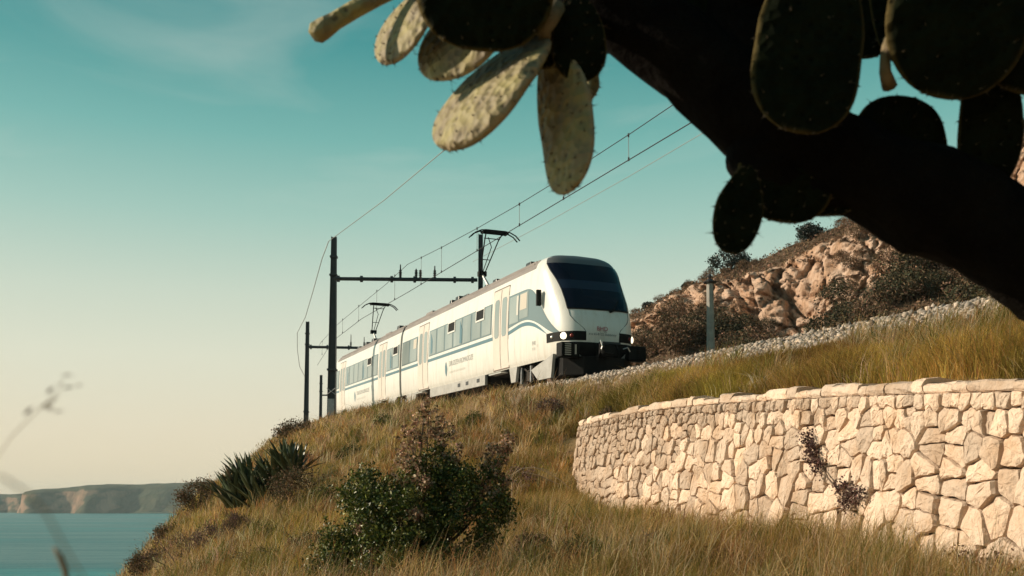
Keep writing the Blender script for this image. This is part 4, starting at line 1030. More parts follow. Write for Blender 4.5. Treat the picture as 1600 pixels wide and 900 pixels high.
# ------------------------------------------------------------------ plants: helpers
def ray_ground(x, y, d0=4.0, d1=70.0):
    """where the line of sight through a pixel first meets the slope"""
    ds = np.arange(d0, d1, .05); xc = (x-800.0)/F*ds; yc = (YC-y)/F*ds
    X = xc; Y = ds*math.cos(PITCH)-yc*math.sin(PITCH); Z = ds*math.sin(PITCH)+yc*math.cos(PITCH)
    L, q = toLQ(X, Y); h = height(L, q); k = np.argmax(Z < h)
    if not (Z < h).any(): k = int(np.argmin(Z-h))
    return np.array([X[k], Y[k], h[k]]), ds[k]
def rand_unit(n):
    v = RNG.normal(size=(n, 3)); return v/np.linalg.norm(v, axis=1)[:, None]
def leaf_mesh(C, size, color, name, m, up=0.0, aspect=2.0, dirs=None):
    """folded diamond leaves at the points C"""
    n = len(C); t = rand_unit(n) if dirs is None else dirs; t = t+np.array([0, 0, up]); t /= np.linalg.norm(t, axis=1)[:, None]
    u = np.cross(t, rand_unit(n)); u /= np.linalg.norm(u, axis=1)[:, None]+1e-9; w_ = np.cross(t, u)
    s = np.asarray(size).reshape(-1, 1)*RNG.uniform(.65, 1.35, (n, 1))
    a = C-t*s*.5; b = C+t*s*.5; l = C+u*s*.5/aspect+w_*s*.10-t*s*.04; r = C-u*s*.5/aspect+w_*s*.10-t*s*.04
    V = np.stack([a, l, b, r], 1).reshape(-1, 3)
    k = np.arange(n)[:, None]*4; Fc = np.concatenate([k+np.array([[0, 1, 2]]), k+np.array([[0, 2, 3]])], 1).reshape(-1, 3)
    return meshdata(name, V, Fc, m, False, np.repeat(color, 4, 0))
def palette(n, cols, wts, jit=.18):
    c = np.array(cols)[RNG.choice(len(cols), n, p=np.array(wts)/sum(wts))]
    return np.clip(c*(1+RNG.normal(0, jit, (n, 1)))*(1+RNG.normal(0, .06, (n, 3))), .004, .9)
def blob_points(n, c, r, shell=.55):
    v = rand_unit(n); k = (RNG.random(n)**(1/3.))*(1-shell)+shell*RNG.uniform(.75, 1.05, n); return np.array(c)+v*k[:, None]*np.array(r)

# ------------------------------------------------------------------ grass
def grass(name, label, P0, hgt, wdt, cols, lean=.35, wind=(0.10, 0.02), blades=9, spread=.05, cat='grass'):
    n = len(P0)*blades
    R = np.repeat(P0, blades, 0); H = np.repeat(hgt, blades)*RNG.uniform(.45, 1.15, n); W = np.repeat(wdt, blades)*RNG.uniform(.7, 1.3, n)
    R = R+np.stack([RNG.normal(0, 1, n)*np.repeat(spread, blades) if hasattr(spread, '__len__') else RNG.normal(0, spread, n), RNG.normal(0, 1, n)*(np.repeat(spread, blades) if hasattr(spread, '__len__') else spread), np.full(n, -.03)], 1)
    a = RNG.uniform(0, 2*math.pi, n); ln = np.abs(RNG.normal(0, lean, n))
    dx = np.cos(a)*ln+wind[0]; dy = np.sin(a)*ln+wind[1]
    D = np.stack([dx, dy, np.zeros(n)], 1)
    mid = R+D*H[:, None]*.35+np.array([0, 0, 1])*(H*.60)[:, None]; tip = R+D*H[:, None]*1.05+np.array([0, 0, 1])*(H*(1.0-.25*np.minimum(ln, 1)))[:, None]
    b = RNG.uniform(0, 2*math.pi, n); u = np.stack([np.cos(b), np.sin(b)*.5, np.zeros(n)], 1)*W[:, None]*.5
    V = np.stack([R-u, R+u, mid+u*.75, mid-u*.75, tip], 1).reshape(-1, 3)
    k = np.arange(n)[:, None]*5
    Fc = np.concatenate([k+np.array([[0, 1, 2]]), k+np.array([[0, 2, 3]]), k+np.array([[3, 2, 4]])], 1).reshape(-1, 3)
    cc = np.repeat(cols, blades, 0)*RNG.uniform(.72, 1.28, (n, 1)); C = np.repeat(cc, 5, 0)
    C = C.reshape(n, 5, 3); C[:, 4] *= np.array([1.25, 1.12, .95]); C = np.clip(C.reshape(-1, 3), 0, .9)
    o = link(name, meshdata(name, V, Fc, M['grass'], False, C)); tag(o, label, cat, kind='stuff'); return o
def scatter(n, L0, L1, q0, q1, pw=1.5, dref=9.0):
    L = RNG.uniform(L0, L1, n); q = RNG.uniform(q0, q1, n); x, y = LQ(L, q); z = height(L, q)
    px, py, d = project(np.stack([x, y, z], 1))
    k = (d > 3.5) & (px > -160) & (px < 1760) & (py < 1010) & (RNG.random(n) < np.minimum(1, (dref/np.maximum(d, 1))**pw))
    qw = np.interp(L, _wLs, _wQs); onwall = (L < LEND+.25) & (q > qw-.42) & (q < qw+.30)
    k &= ~onwall
    return L[k], q[k], np.stack([x, y, z], 1)[k], d[k], px[k], py[k]
GOLD = np.array((.62, .40, .13)); OLIVE = np.array((.33, .27, .06)); RUST = np.array((.48, .25, .08)); HAY = np.array((.66, .46, .30)); GREEN = np.array((.13, .15, .03)); BROWN = np.array((.24, .14, .06))
def grass_cols(L, q, x, y, px, py):
    n = len(L); n1 = fbm(x, y, 0, .35, 3); n2 = fbm(x, y, 9, .8, 3); n3 = fbm(x, y, 17, .22, 2)
    wg = np.clip(.55+1.1*n1, .05, 1.4); wo_ = np.clip(.55+1.5*n2+.5*(py > 560), .03, 1.6); wr = np.clip(.25+1.2*n3, .02, 1.0)
    wh = np.clip((6.6-q)*.35, 0, 1.6)*(L > -12)+.05; wgr = np.clip(1.4*fbm(x, y, 31, .5, 2)-.15, 0, .7)+.35*((px > 560) & (px < 1050) & (py > 780))
    wb = np.full(n, .22)
    Wt = np.stack([wg, wo_, wr, wh, wgr, wb], 1); Wt = Wt**1.6; Wt /= Wt.sum(1)[:, None]
    cols = np.array([GOLD, OLIVE, RUST, HAY, GREEN, BROWN]); pick = (RNG.random(n)[:, None] > np.cumsum(Wt, 1)).sum(1).clip(0, 5)
    c = (cols[pick]*.6+(Wt@cols)*.4)*np.clip(.95+.55*fbm(x, y, 51, .30, 2)+.45*fbm(x, y, 57, 1.1, 2), .5, 1.45)[:, None]
    return c*RNG.uniform(.75, 1.2, (n, 1))
# slope below and beside the train
L, q, p3, d, px, py = scatter(420000, -27, 40, 2.5, 17, 1.35, 8.0)
low = ~((L < LEND) & (q < np.interp(L, _wLs, _wQs)))
sel = low
hg = (.10+.30*np.clip(fbm(p3[:, 0], p3[:, 1], 3, .8, 3)*1.5+.5, 0, 1.2))*np.where((q < 4.4) & (L > -9), .85, 1.0)
wd = np.maximum(.0045, d*.00052)
print('slope tufts', sel.sum())
grass('slope_grass', 'dry golden and olive grass covering the slope below the train', p3[sel], hg[sel], wd[sel], grass_cols(L, q, p3[:, 0], p3[:, 1], px, py)[sel], .8, (.15, .0), 7, np.maximum(.05, d[sel]*.004))
# taller grass on the terrace above the wall and by the nose of the train
L, q, p3, d, px, py = scatter(160000, -27, -2, 2.6, 8.2, 1.0, 9.0)
up_ = (q < np.interp(L, _wLs, _wQs)) & (L < LEND+1.5) & (q > 2.45+.6*RNG.random(len(q))+.8*fbm(p3[:, 0], p3[:, 1], 2, .6, 2))
tuft = np.clip(fbm(p3[:, 0], p3[:, 1], 23, .55, 3)*1.6+.55, .15, 1.3)
up_ &= RNG.random(len(q)) < .35+.65*tuft
hg = (.16+.32*tuft)*np.clip((q-2.6)/1.6, .35, 1.0); cols = grass_cols(L, q, p3[:, 0], p3[:, 1], px, py)
gmix = np.clip(fbm(p3[:, 0], p3[:, 1], 44, .4, 2)*2.2+.35, 0, .85)[:, None]; cols = (cols*(1-gmix)+np.array((.30, .25, .055))*gmix*RNG.uniform(.8, 1.3, (len(q), 1)))*np.clip(1.05+.9*fbm(p3[:, 0], p3[:, 1], 61, .9, 2), .45, 1.6)[:, None]*RNG.choice([.6, 1.0, 1.0, 1.4], (len(q), 1))
print('terrace tufts', up_.sum())
grass('terrace_grass', 'tall olive and straw grass on the bank above the stone wall', p3[up_], hg[up_], np.maximum(.005, d[up_]*.00070), cols[up_], .75, (.16, .0), 8, np.maximum(.04, d[up_]*.003))
L, q, p3, d, px, py = scatter(5200, -26, LEND, 3.0, 8.0, .6, 9.0)
k = (q < np.interp(L, _wLs, _wQs)-.45) & (fbm(p3[:, 0], p3[:, 1], 81, .5, 2) > -.12)
grass('terrace_tussocks', 'taller green, straw and rust tussocks on the bank above the wall', p3[k], RNG.uniform(.32, .66, k.sum()), np.maximum(.006, d[k]*.0007), palette(k.sum(), [(.60, .43, .20), (.20, .19, .04), (.46, .22, .08), (.10, .115, .025), (.70, .54, .36)], [2.4, 2.6, 1.6, 1.8, 1.6], .12), .7, (.16, 0), 20, .07)
# rank grass along the foot of the wall and scattered tall tussocks
L, q, p3, d, px, py = scatter(60000, -26, -6, 5.4, 13, .6, 9.0)
qw = np.interp(L, _wLs, _wQs); foot = (q > qw+.25) & (q < qw+1.5) & (L < LEND+.4); tus = (fbm(p3[:, 0], p3[:, 1], 71, .7, 2) > .33) & (q > qw)
fm = np.clip(fbm(p3[:, 0], p3[:, 1], 12, .8, 2)*1.5+.6, .1, 1.3)
k = (foot & (RNG.random(len(q)) < .22+.45*fm*(px < 1490))) | (tus & (RNG.random(len(q)) < .22))
hg = np.where(foot, .26+.30*fm+.24*fm*((px > 1130) & (px < 1500)), .30+.2*fm); cc = palette(len(q), [(.46, .32, .12), (.28, .23, .06), (.58, .43, .24), (.16, .16, .04)], [3, 3, 2.4, 1.6])
print('foot tufts', k.sum())
grass('wall_foot_grass', 'long stems of olive and straw grass along the foot of the wall', p3[k], hg[k], np.maximum(.004, d[k]*.0005), cc[k], .6, (.18, -.03), 9, .06)
# tussocks that break up the slope
L, q, p3, d, px, py = scatter(26000, -26, 30, 3.4, 16, 1.0, 8.0)
tk_ = (q > np.interp(L, _wLs, _wQs)+.35) | (L > LEND+.5) | (q < np.interp(L, _wLs, _wQs)-.5)
L, q, p3, d, px, py = L[tk_], q[tk_], p3[tk_], d[tk_], px[tk_], py[tk_]
pal = palette(len(L), [(.66, .46, .20), (.20, .19, .045), (.42, .21, .075), (.70, .52, .34), (.10, .115, .028), (.26, .15, .07)], [2.6, 2.6, 1.6, 1.8, 1.8, 1.6], .12)
print('tussocks', len(L))
grass('tussock_grass', 'scattered straw, rust and dark green tussocks on the slope', p3, RNG.uniform(.22, .62, len(L))*RNG.choice([.7, 1.0, 1.15], len(L)), np.maximum(.006, d*.00075), pal, .85, (.14, 0), 22, np.maximum(.045, d*.003))
# sparse tall dead stems
L, q, p3, d, px, py = scatter(9000, -26, 10, 3.4, 14, .8, 8.0)
grass('dead_stems', 'sparse tall dead stems standing above the slope grass', p3, RNG.uniform(.45, .85, len(L)), np.maximum(.005, d*.0005), palette(len(L), [(.72, .56, .36), (.5, .33, .18), (.34, .2, .12)], [2, 2, 1]), .55, (.25, 0), 3, .05)
# feathery seed heads catching light on the brow under the train
L, q, p3, d, px, py = scatter(60000, -10, 30, 2.8, 8.5, .9, 12)
k = RNG.random(len(q)) < np.clip(.9-(q-3)*.16, .05, 1)*np.clip(.6+fbm(p3[:, 0], p3[:, 1], 91, .5, 2)*1.8, 0, 1)
grass('seed_grass', 'pale feathery seed grass on the brow beside the track', p3[k], RNG.uniform(.26, .48, k.sum()), np.maximum(.004, d[k]*.00042), palette(k.sum(), [(.66, .48, .32), (.56, .36, .19), (.45, .25, .15)], [3, 2, 1.5]), .6, (.18, 0), 5, .10)

# ------------------------------------------------------------------ leafy shrub in front
def px_blobs(specs, d):
    """(x, y, rx, ry, depth offset in m) in pixels at distance d -> centres and radii"""
    out_ = []
    for x, y, rx, ry, dz in specs: out_.append((P(x, y, d+dz), np.array([rx/F*d, (rx+ry)/2/F*d, ry/F*d])))
    return out_
SD = 12.2
base, bd = ray_ground(650, 903)
shrub = empty('leafy_shrub', base); so_ = np.array(shrub.location)
tag(shrub, 'dark green leafy shrub with dry beige tops on the slope below the train', 'shrub')
SD = bd
green = px_blobs([(645, 805, 85, 65, .0), (715, 775, 60, 50, .1), (525, 885, 40, 25, -.3), (720, 885, 60, 30, -.35), (590, 830, 70, 60, -.1), (745, 790, 50, 70, .1), (560, 790, 45, 40, .1), (610, 870, 90, 45, -.35), (560, 870, 45, 40, -.3), (690, 850, 60, 55, -.2), (572, 742, 20, 30, .1), (675, 725, 30, 30, .1), (640, 765, 45, 35, -.1), (530, 855, 25, 30, -.2)], SD)
dry = px_blobs([(655, 668, 24, 34, .1), (640, 705, 26, 34, .0), (690, 668, 24, 20, .15), (668, 640, 14, 18, .1), (645, 735, 32, 26, -.05), (700, 700, 26, 26, .1), (780, 708, 22, 22, .2), (765, 740, 28, 30, .15), (755, 780, 28, 26, .05), (785, 760, 18, 28, .2), (567, 826, 10, 8, -.45), (580, 860, 14, 14, -.5), (648, 803, 10, 8, -.5), (660, 755, 16, 12, -.35), (795, 690, 10, 18, .2)], SD)
clc = []
for c, r in green:
    for k in range(max(4, int(36*r[0]*r[2]/.25))): clc.append(blob_points(1, c, r*1.02, .5)[0])
clc = np.array(clc); nl = 175
C = (clc[:, None]+RNG.normal(0, 1, (len(clc), nl, 3))*np.array([.065, .065, .06])).reshape(-1, 3)
# upright leafy shoots give an uneven outline
sh = clc[RNG.choice(len(clc), 150)]; sd_ = rand_unit(150)*.6+np.array([-.1, -.2, .9]); sd_ /= np.linalg.norm(sd_, axis=1)[:, None]
tt = RNG.random((150, 26, 1)); C2 = (sh[:, None]+sd_[:, None]*tt*.30+RNG.normal(0, .018, (150, 26, 3))).reshape(-1, 3); C = np.concatenate([C, C2])
gz_ = C[:, 2] > so_[2]-.15; C = C[gz_]
col_ = palette(len(C), [(.038, .060, .012), (.085, .112, .020), (.19, .205, .042), (.34, .30, .10)], [4.5, 4, 3, .7])
link('foliage', leaf_mesh(C-so_, .042, col_, 'foliage', M['leaf'], .35, 1.9), shrub)['kind'] = 'stuff'
dc = []
for c, r in dry:
    for k in range(max(3, int(10+38*r[0]*r[2]/.1))): dc.append(blob_points(1, c, r, .3)[0])
dc = np.array(dc); C = (dc[:, None]+RNG.normal(0, 1, (len(dc), 13, 3))*.026).reshape(-1, 3)
link('dry_blossom', leaf_mesh(C-so_, .040, palette(len(C), [(.60, .42, .30), (.44, .27, .18), (.24, .14, .09), (.10, .085, .035)], [3, 3, 2, 1.8]), 'dry_blossom', M['dryleaf'], .1, 1.35), shrub)['kind'] = 'stuff'
tw = [blob_points(1, c, r*.5, .2)[0] for c, r in green+dry for _ in range(3)]
for e_ in tw:
    b0 = np.array([RNG.normal(0, .16), RNG.normal(0, .12), -.1]); e2 = e_-so_; m1_ = b0*.5+e2*.5+RNG.normal(0, .06, 3)
    MB().tube([b0, b0*.8+m1_*.2+np.array([0, 0, .05]), m1_, e2], [.014, .012, .009, .004], 5).build('stem', M['twig'], shrub)

# generic low scrub: leaf clumps on twigs
def scrub(name, label, cat, base, w_, h_, cols, wts, nleaf=2600, size=.03, up=.4, mat_='dryleaf', group=None, spiky=0, clumps=60):
    e = empty(name, base); r = np.array([w_/2, w_/2, h_*.55])
    cc = blob_points(clumps, (0, 0, h_*.42), r, .55); cc = cc[cc[:, 2] > -.05]; nl = max(8, nleaf//len(cc)); sg = .11*max(w_, h_)*.9
    C = (cc[:, None]+RNG.normal(0, 1, (len(cc), nl, 3))*sg*np.array([1, 1, .8])).reshape(-1, 3); C = C[C[:, 2] > -.08]
    dirs = None
    if spiky: dirs = C/(np.linalg.norm(C, axis=1)[:, None]+1e-6)+rand_unit(len(C))*.45
    link('foliage', leaf_mesh(C, size, palette(len(C), cols, wts), 'foliage', M[mat_], up, 2.2 if not spiky else 5.0, dirs), e)['kind'] = 'stuff'
    for c in cc[::max(1, len(cc)//9)]:
        MB().tube([(RNG.normal(0, .04)*w_, RNG.normal(0, .04)*w_, -.1), tuple(c*.5+RNG.normal(0, .03, 3)), tuple(c)], [.012*max(1, w_*.8), .009*max(1, w_*.6), .004], 5).build('stem', M['twig'], e)
    tag(e, label, cat, group); return e
PURP = [(.16, .10, .09), (.24, .15, .13), (.09, .06, .055), (.14, .11, .05)]
BRN = [(.15, .095, .055), (.22, .135, .08), (.085, .07, .035), (.06, .06, .025)]
for (x, y, wpx, hpx, cols, lab) in (
    (285, 893, 125, 62, PURP, 'purplish brown scrub at the lower left edge of the slope'),
    (312, 800, 60, 50, BRN, 'brown scrub bush on the skyline left of the spiky clump'),
    (372, 846, 44, 46, PURP, 'small dark twiggy bush below the spiky clump'),
    (235, 899, 60, 36, BRN, 'low brown bush nearest the sea at the bottom of the slope'),
    (462, 795, 80, 66, BRN, 'olive brown bush on the right of the spiky clump'),
    (465, 690, 60, 30, BRN, 'low reddish bush on the brow below the second mast'),
    (1030, 612, 44, 26, [(.07, .06, .035), (.12, .09, .06)], 'small dark bush on the bank right of the train'),
    (830, 870, 60, 34, BRN, 'low brown tangle in the grass right of the leafy shrub')):
    b_, dd = ray_ground(x, y); k = dd/F
    scrub('scrub_bush', lab, 'bush', b_, wpx*k, hpx*k, cols, [3, 2.5, 2, 1.5][:len(cols)], 4200, max(.045, 3.4*k), .5, 'dryleaf', None, 1 if cols is PURP else 0)
SLAB = ['brown bush in the grass just left of the leafy shrub', 'low green bush on the slope right under the agave', 'purplish bush at the lower left beside the larger scrub', 'brown bush at the bottom edge left of the leafy shrub', 'small green tuft upslope left of the leafy shrub',
 'purplish bush under the bleached dead branch', 'brown bush between the leafy shrub and the wall end', 'low green bush at the bottom centre of the slope', 'purplish bush at the foot of the wall, left part', 'brown bush at the bottom edge below the middle of the wall', 'small green tuft below the train doors',
 'small purplish tuft on the brow below the train front', 'brown tuft on the brow just above the wall end', 'small green tuft on the brow below the rear car', 'purplish tuft on the slope right of the agave', 'brown bush on the seaward edge of the slope', 'low green bush between the agave and the leafy shrub']
for j, (x, y, wpx, hpx) in enumerate(((480, 872, 60, 34), (425, 850, 50, 30), (330, 860, 54, 34), (400, 895, 60, 34), (545, 720, 40, 22), (815, 770, 50, 36), (870, 815, 46, 30), (905, 880, 64, 34), (1010, 868, 60, 30), (1120, 892, 60, 30), (745, 668, 36, 18), (860, 648, 40, 20), (955, 668, 36, 20), (600, 668, 30, 16), (470, 735, 40, 24), (260, 850, 40, 26), (505, 790, 40, 26))):
    b_, dd = ray_ground(x, y); k = dd/F; cols_ = [BRN, [(.10, .11, .03), (.16, .16, .05), (.06, .065, .02), (.24, .19, .09)], PURP][j % 3]
    scrub('slope_bush', SLAB[j], 'bush', b_, wpx*k, hpx*k*1.2, cols_, [3, 2.5, 2, 1.5], 1800, max(.04, 3.2*k), .5, 'dryleaf', 'low bushes in the slope grass', 0, 40)

# ------------------------------------------------------------------ spiky agave clump
M['agave'] = mat('agave_leaf', (0.055, 0.075, 0.035), 0.38, col2=(0.10, 0.115, 0.06), scale=2.0, spec=.5, var=.25)
M['agavedry'] = mat('agave_dry_leaf', (0.22, 0.15, 0.08), 0.8, col2=(0.24, 0.15, 0.08), scale=3)
def leafblade(bend):
    V = []; Fc = []; n = 6
    for i in range(n+1):
        t = i/n; wd = .055*(1-.15*(1-t))*(math.sin(math.pi*min(1, t*.62+.30)))**.8*(1 if i < n else .03)
        z = t; y = -bend*t*t
        V += [(-wd, y+wd*.45, z), (0, y-.004, z), (wd, y+wd*.45, z)]
    for i in range(n):
        a = i*3; Fc += [(a, a+1, a+4, a+3), (a+1, a+2, a+5, a+4)]
    o_ = len(V); V += [(x, y-.012*(1-z*.9), z) for x, y, z in V]
    Fc += [tuple(i+o_ for i in f[::-1]) for f in Fc]
    return np.array(V), Fc
amesh = []
for b in (.0, .10, .22):
    V, Fc = leafblade(b); amesh.append((meshdata('spike_leaf', V, Fc, M['agave'], True), meshdata('spike_leaf', V, Fc, M['agavedry'], True)))
gb, gd = ray_ground(415, 790); k = gd/F
ag = empty('agave_clump', gb); tag(ag, 'large clump of dark spiky agave leaves on the skyline of the slope', 'agave'); ra = random.Random(4)
for (x, y, sc_r, nl) in ((402, 800, .95, 28), (372, 795, .92, 26), (432, 775, 1.0, 28), (452, 752, .9, 24), (388, 775, 1.0, 24), (418, 800, .8, 22), (462, 748, .75, 18), (362, 796, .8, 16)):
    cpos = P(x, y, gd+ra.uniform(-.5, .4))-gb; cpos[2] = max(cpos[2], -.2)
    for i in range(int(nl*1.9)):
        az = ra.uniform(0, 2*math.pi); tilt = abs(ra.gauss(0, .40))+.05
        if tilt > 1.25: tilt = 1.1
        me_ = ra.choice(amesh)[1 if (ra.random() < .03) else 0]
        o = link('spike_leaf', me_, ag); ln = sc_r*ra.uniform(.76, 1.16)
        d_ = Vector((math.cos(az)*math.sin(tilt)-.16, math.sin(az)*math.sin(tilt), math.cos(tilt))).normalized()
        qd = d_.to_track_quat('Z', 'Y'); o.rotation_mode = 'QUATERNION'
        o.rotation_quaternion = qd @ Vector((0, 0, 1)).rotation_difference(Vector((0, 0, 1))) ; o.scale = (ln*1.15, ln*1.15, ln)
        o.location = Vector(cpos)+d_*.05+Vector((ra.uniform(-.1, .1), ra.uniform(-.1, .1), 0))

# ------------------------------------------------------------------ pale dead twigs right of the shrub
for lab, pl in (('bleached dead branch arching over the grass left of the wall', [[(800, 742), (815, 732), (835, 730), (855, 738), (878, 752), (892, 765)], [(818, 738), (840, 742), (862, 752), (874, 757)], [(835, 731), (850, 733), (868, 742)]]),
                ('short pale dead stick lying in the grass under the bleached branch', [[(842, 830), (858, 820), (872, 812), (884, 806)], [(858, 821), (868, 822), (880, 818)]])):
    g0, d_0 = ray_ground(pl[0][0][0], 800); e = empty('dead_branch', g0)
    for pi_, pp in enumerate(pl):
        pts_ = [P(x, y, d_0-.25+.05*i)-g0 for i, (x, y) in enumerate(pp)]
        if pi_ == 0 and 'arching' in lab: pts_ = [np.array([0, 0, -.1])]+pts_
        MB().tube(pts_, [.010]+[.008]*(len(pts_)-2)+[.004], 5).build('twig', M['paletwig'], e)
    tag(e, lab, 'branch')

# ------------------------------------------------------------------ dried plants rooted in the wall
_wg = [(s_, h_) for s_ in np.linspace(2, WLEN, 200) for h_ in np.linspace(-1.9, 0, 50)]
_wpx = np.array([project(wpos(s_, h_, .05))[:2] for s_, h_ in _wg])
def wall_at(x, y):
    k = int(np.argmin((_wpx[:, 0]-x)**2+(_wpx[:, 1]-y)**2)); return _wg[k]
DRY = [(.10, .055, .05), (.15, .085, .075), (.065, .04, .038), (.21, .13, .10)]
for lab, pl, nn_ in (('dark dried creeper hanging on the middle of the stone wall', [(1268, 682), (1272, 700), (1278, 716), (1284, 728)], 22),
                 ('lower tuft of dried creeper at the foot of the wall', [(1316, 762), (1332, 772), (1330, 785), (1345, 768)], 16),
                 ('small reddish dried plant low on the wall at the right edge', [(1500, 868), (1535, 885), (1570, 880)], 12)):
    s0, h0 = wall_at(*pl[0]); b0 = wpos(s0, h0, .02); e = empty('wall_creeper', b0); C = []; prev = None; stems = []
    for x, y in pl:
        s_, h_ = wall_at(x, y); c = wpos(s_, h_, .09)-b0; stems.append(c)
        C.append(c+RNG.normal(0, 1, (nn_*9, 3))*np.array([.045, .055, .05]))
    C = np.concatenate(C); link('foliage', leaf_mesh(C, .032, palette(len(C), DRY, [3, 2, 2, .8]), 'foliage', M['dryleaf'], 0, 1.5), e)['kind'] = 'stuff'
    MB().tube([np.zeros(3)]+stems, .008, 5).build('stem', M['twig'], e); tag(e, lab, 'creeper')
s0, h0 = wall_at(1284, 728); s1_, h1_ = wall_at(1312, 765); st0 = wpos(s0, h0, .06)
tag(MB().tube([st0, (st0+wpos(s1_, h1_, .08))/2+np.array([-.03, -.03, 0]), wpos(s1_, h1_, .08)], .010, 5).build('creeper_stem', M['twig']), 'bare dark stem crossing the wall between the dried creepers', 'stem')

# ------------------------------------------------------------------ scrub and trees on the hill
HB = [(.16, .10, .06), (.23, .14, .085), (.09, .07, .04), (.30, .19, .13)]
HG = [(.055, .058, .035), (.10, .085, .045), (.15, .10, .06)]
def hill_proto(cols, wts, n, size, clumps):
    cc = blob_points(clumps, (0, 0, .45), (.52, .52, .42), .6); cc = cc[cc[:, 2] > 0]; nl = n//len(cc)
    C = (cc[:, None]+RNG.normal(0, 1, (len(cc), nl, 3))*np.array([.10, .10, .085])).reshape(-1, 3)
    return leaf_mesh(C, size, palette(len(C), cols, wts, .25), 'foliage', M['dryleaf'], .3, 1.7)
protos = [hill_proto(HB, [3, 2, 3, 1], 1500, .07, 34), hill_proto(HG, [3, 2, 1], 1500, .065, 30), hill_proto(HB, [2, 3, 1, 2], 1300, .06, 26)]
stemm = MB().tube([(0, 0, -.3), (.02, 0, .2), (.05, .03, .5)], [.05, .035, .02], 5); stemm.tube([(0, 0, 0), (-.15, .05, .3), (-.25, .06, .5)], [.035, .025, .01], 5)
stem_me = meshdata('stem', np.array(stemm.v), stemm.f, M['twig'])
rh = random.Random(12)
def hill_bush(name, x, v, sc_b, kind, label, cat, group):
    p = on_hill(x, v); e = empty(name, p+np.array([0, 0, -.15])); e.scale = (sc_b*rh.uniform(.9, 1.3), sc_b, sc_b*rh.uniform(.8, 1.15)); e.rotation_euler = (0, 0, rh.uniform(0, 6.28))
    link('foliage', protos[kind], e)['kind'] = 'stuff'; link('stem', stem_me, e); tag(e, label, cat, group); return e
for i in range(95):                      # thicket below the rock
    x = rh.uniform(975, 1620); v = rh.uniform(.10, .27) if rh.random() < .7 or 1170 < x < 1320 else rh.uniform(.22, .36)
    if 1195 < x < 1300: v = rh.uniform(.08, .13)
    hill_bush('hill_bush', x, v, rh.uniform(1.2, 2.2), rh.choice([0, 0, 1, 1, 2]), ('brown scrub bush in the thicket between the train and the bare rock' if x < 1195 else 'brown scrub bush in the thicket right of the bare rock face' if x > 1300 else 'low scrub bush under the bare rock face'), 'bush', ('thicket left of the bare rock' if x < 1195 else 'thicket right of the bare rock' if x > 1300 else 'scrub under the bare rock'))
for i in range(34):                      # on the rock ledges right of the bare face
    x = rh.choice([rh.uniform(1290, 1500), rh.uniform(1290, 1420), rh.uniform(1010, 1230)]); v = rh.uniform(.34, .72) if x > 1290 else rh.uniform(.32, .5)
    hill_bush('ledge_bush', x, v, rh.uniform(.5, 1.2), rh.choice([0, 1, 2]), 'small scrub bush clinging to a ledge of the cliff', 'bush', 'bushes on the cliff ledges')
for i in range(60):                      # top of the hill
    x = rh.uniform(985, 1620); v = rh.uniform(.80, .92)
    hill_bush('brow_bush', x, v, rh.uniform(.4, 1.0), rh.choice([0, 2, 2]), 'low brown bush on the brow above the cliff', 'bush', 'bushes along the brow of the hill')
def ridge_tree(x, y, wpx, hpx, label):
    p = on_hill(x, .885); d = project(p)[2]; k = d/F; e = empty('ridge_tree', p+np.array([0, 0, -.2])); wm, hm = wpx*k, hpx*k
    z0 = float(P(x, y, d)[2])-p[2]+.2; cen = np.array([0, 0, z0])
    cc = np.concatenate([blob_points(30, cen, (wm*.5, wm*.4, hm*.42), .6), blob_points(10, cen+np.array([wm*.2, 0, hm*.1]), (wm*.3, wm*.3, hm*.3), .5)])
    C = (cc[:, None]+RNG.normal(0, 1, (len(cc), 70, 3))*np.array([.15, .15, .11])*wm*.5).reshape(-1, 3)
    link('crown', leaf_mesh(C, .15, palette(len(C), [(.022, .034, .028), (.04, .05, .036), (.07, .06, .045)], [4, 3, 1.2]), 'crown', M['leaf'], .3, 1.6), e)['kind'] = 'stuff'
    tr = MB().tube([(0, 0, -.4), (.05, 0, z0*.5), (-.05, .05, z0)], [.14, .10, .05], 7)
    for c in cc[::5]: tr.tube([(0, 0, z0*.55), tuple(cen*.5+c*.5), tuple(c)], [.06, .04, .015], 5)
    tr.build('trunk', M['twig'], e); tag(e, label, 'tree')
ridge_tree(1143, 408, 62, 34, 'dark spreading tree on the ridge above the concrete post')
ridge_tree(1263, 366, 46, 36, 'rounded dark tree on the ridge under the cactus')
ridge_tree(1012, 478, 16, 12, 'tiny dark tree on the ridge nearest the train')
ridge_tree(1078, 446, 20, 12, 'small dark bush tree on the ridge left of the concrete post')
ridge_tree(1608, 200, 46, 40, 'dark tree on the hilltop at the right edge')
# dry scrub matting the top and the lower slopes of the hill
n = 26000; iu = RNG.integers(0, nu, n); vv = np.where(RNG.random(n) < .6, RNG.uniform(.75, .92, n), RNG.uniform(.03, .34, n)); iv = (vv*(nv-1)).astype(int)
C = hillp[iu, iv]+np.stack([RNG.normal(0, .12, n), RNG.normal(0, .12, n), RNG.uniform(-.02, .30, n)], 1)
tag(link('hill_scrub', leaf_mesh(C, .20, palette(n, [(.20, .125, .08), (.28, .17, .11), (.12, .085, .05), (.34, .22, .14)], [3, 2, 2, 1], .25), 'hill_scrub', M['dryleaf'], .5, 2.4)), 'dry brown scrub matting the slopes of the cliffed hill', 'scrub', kind='stuff')

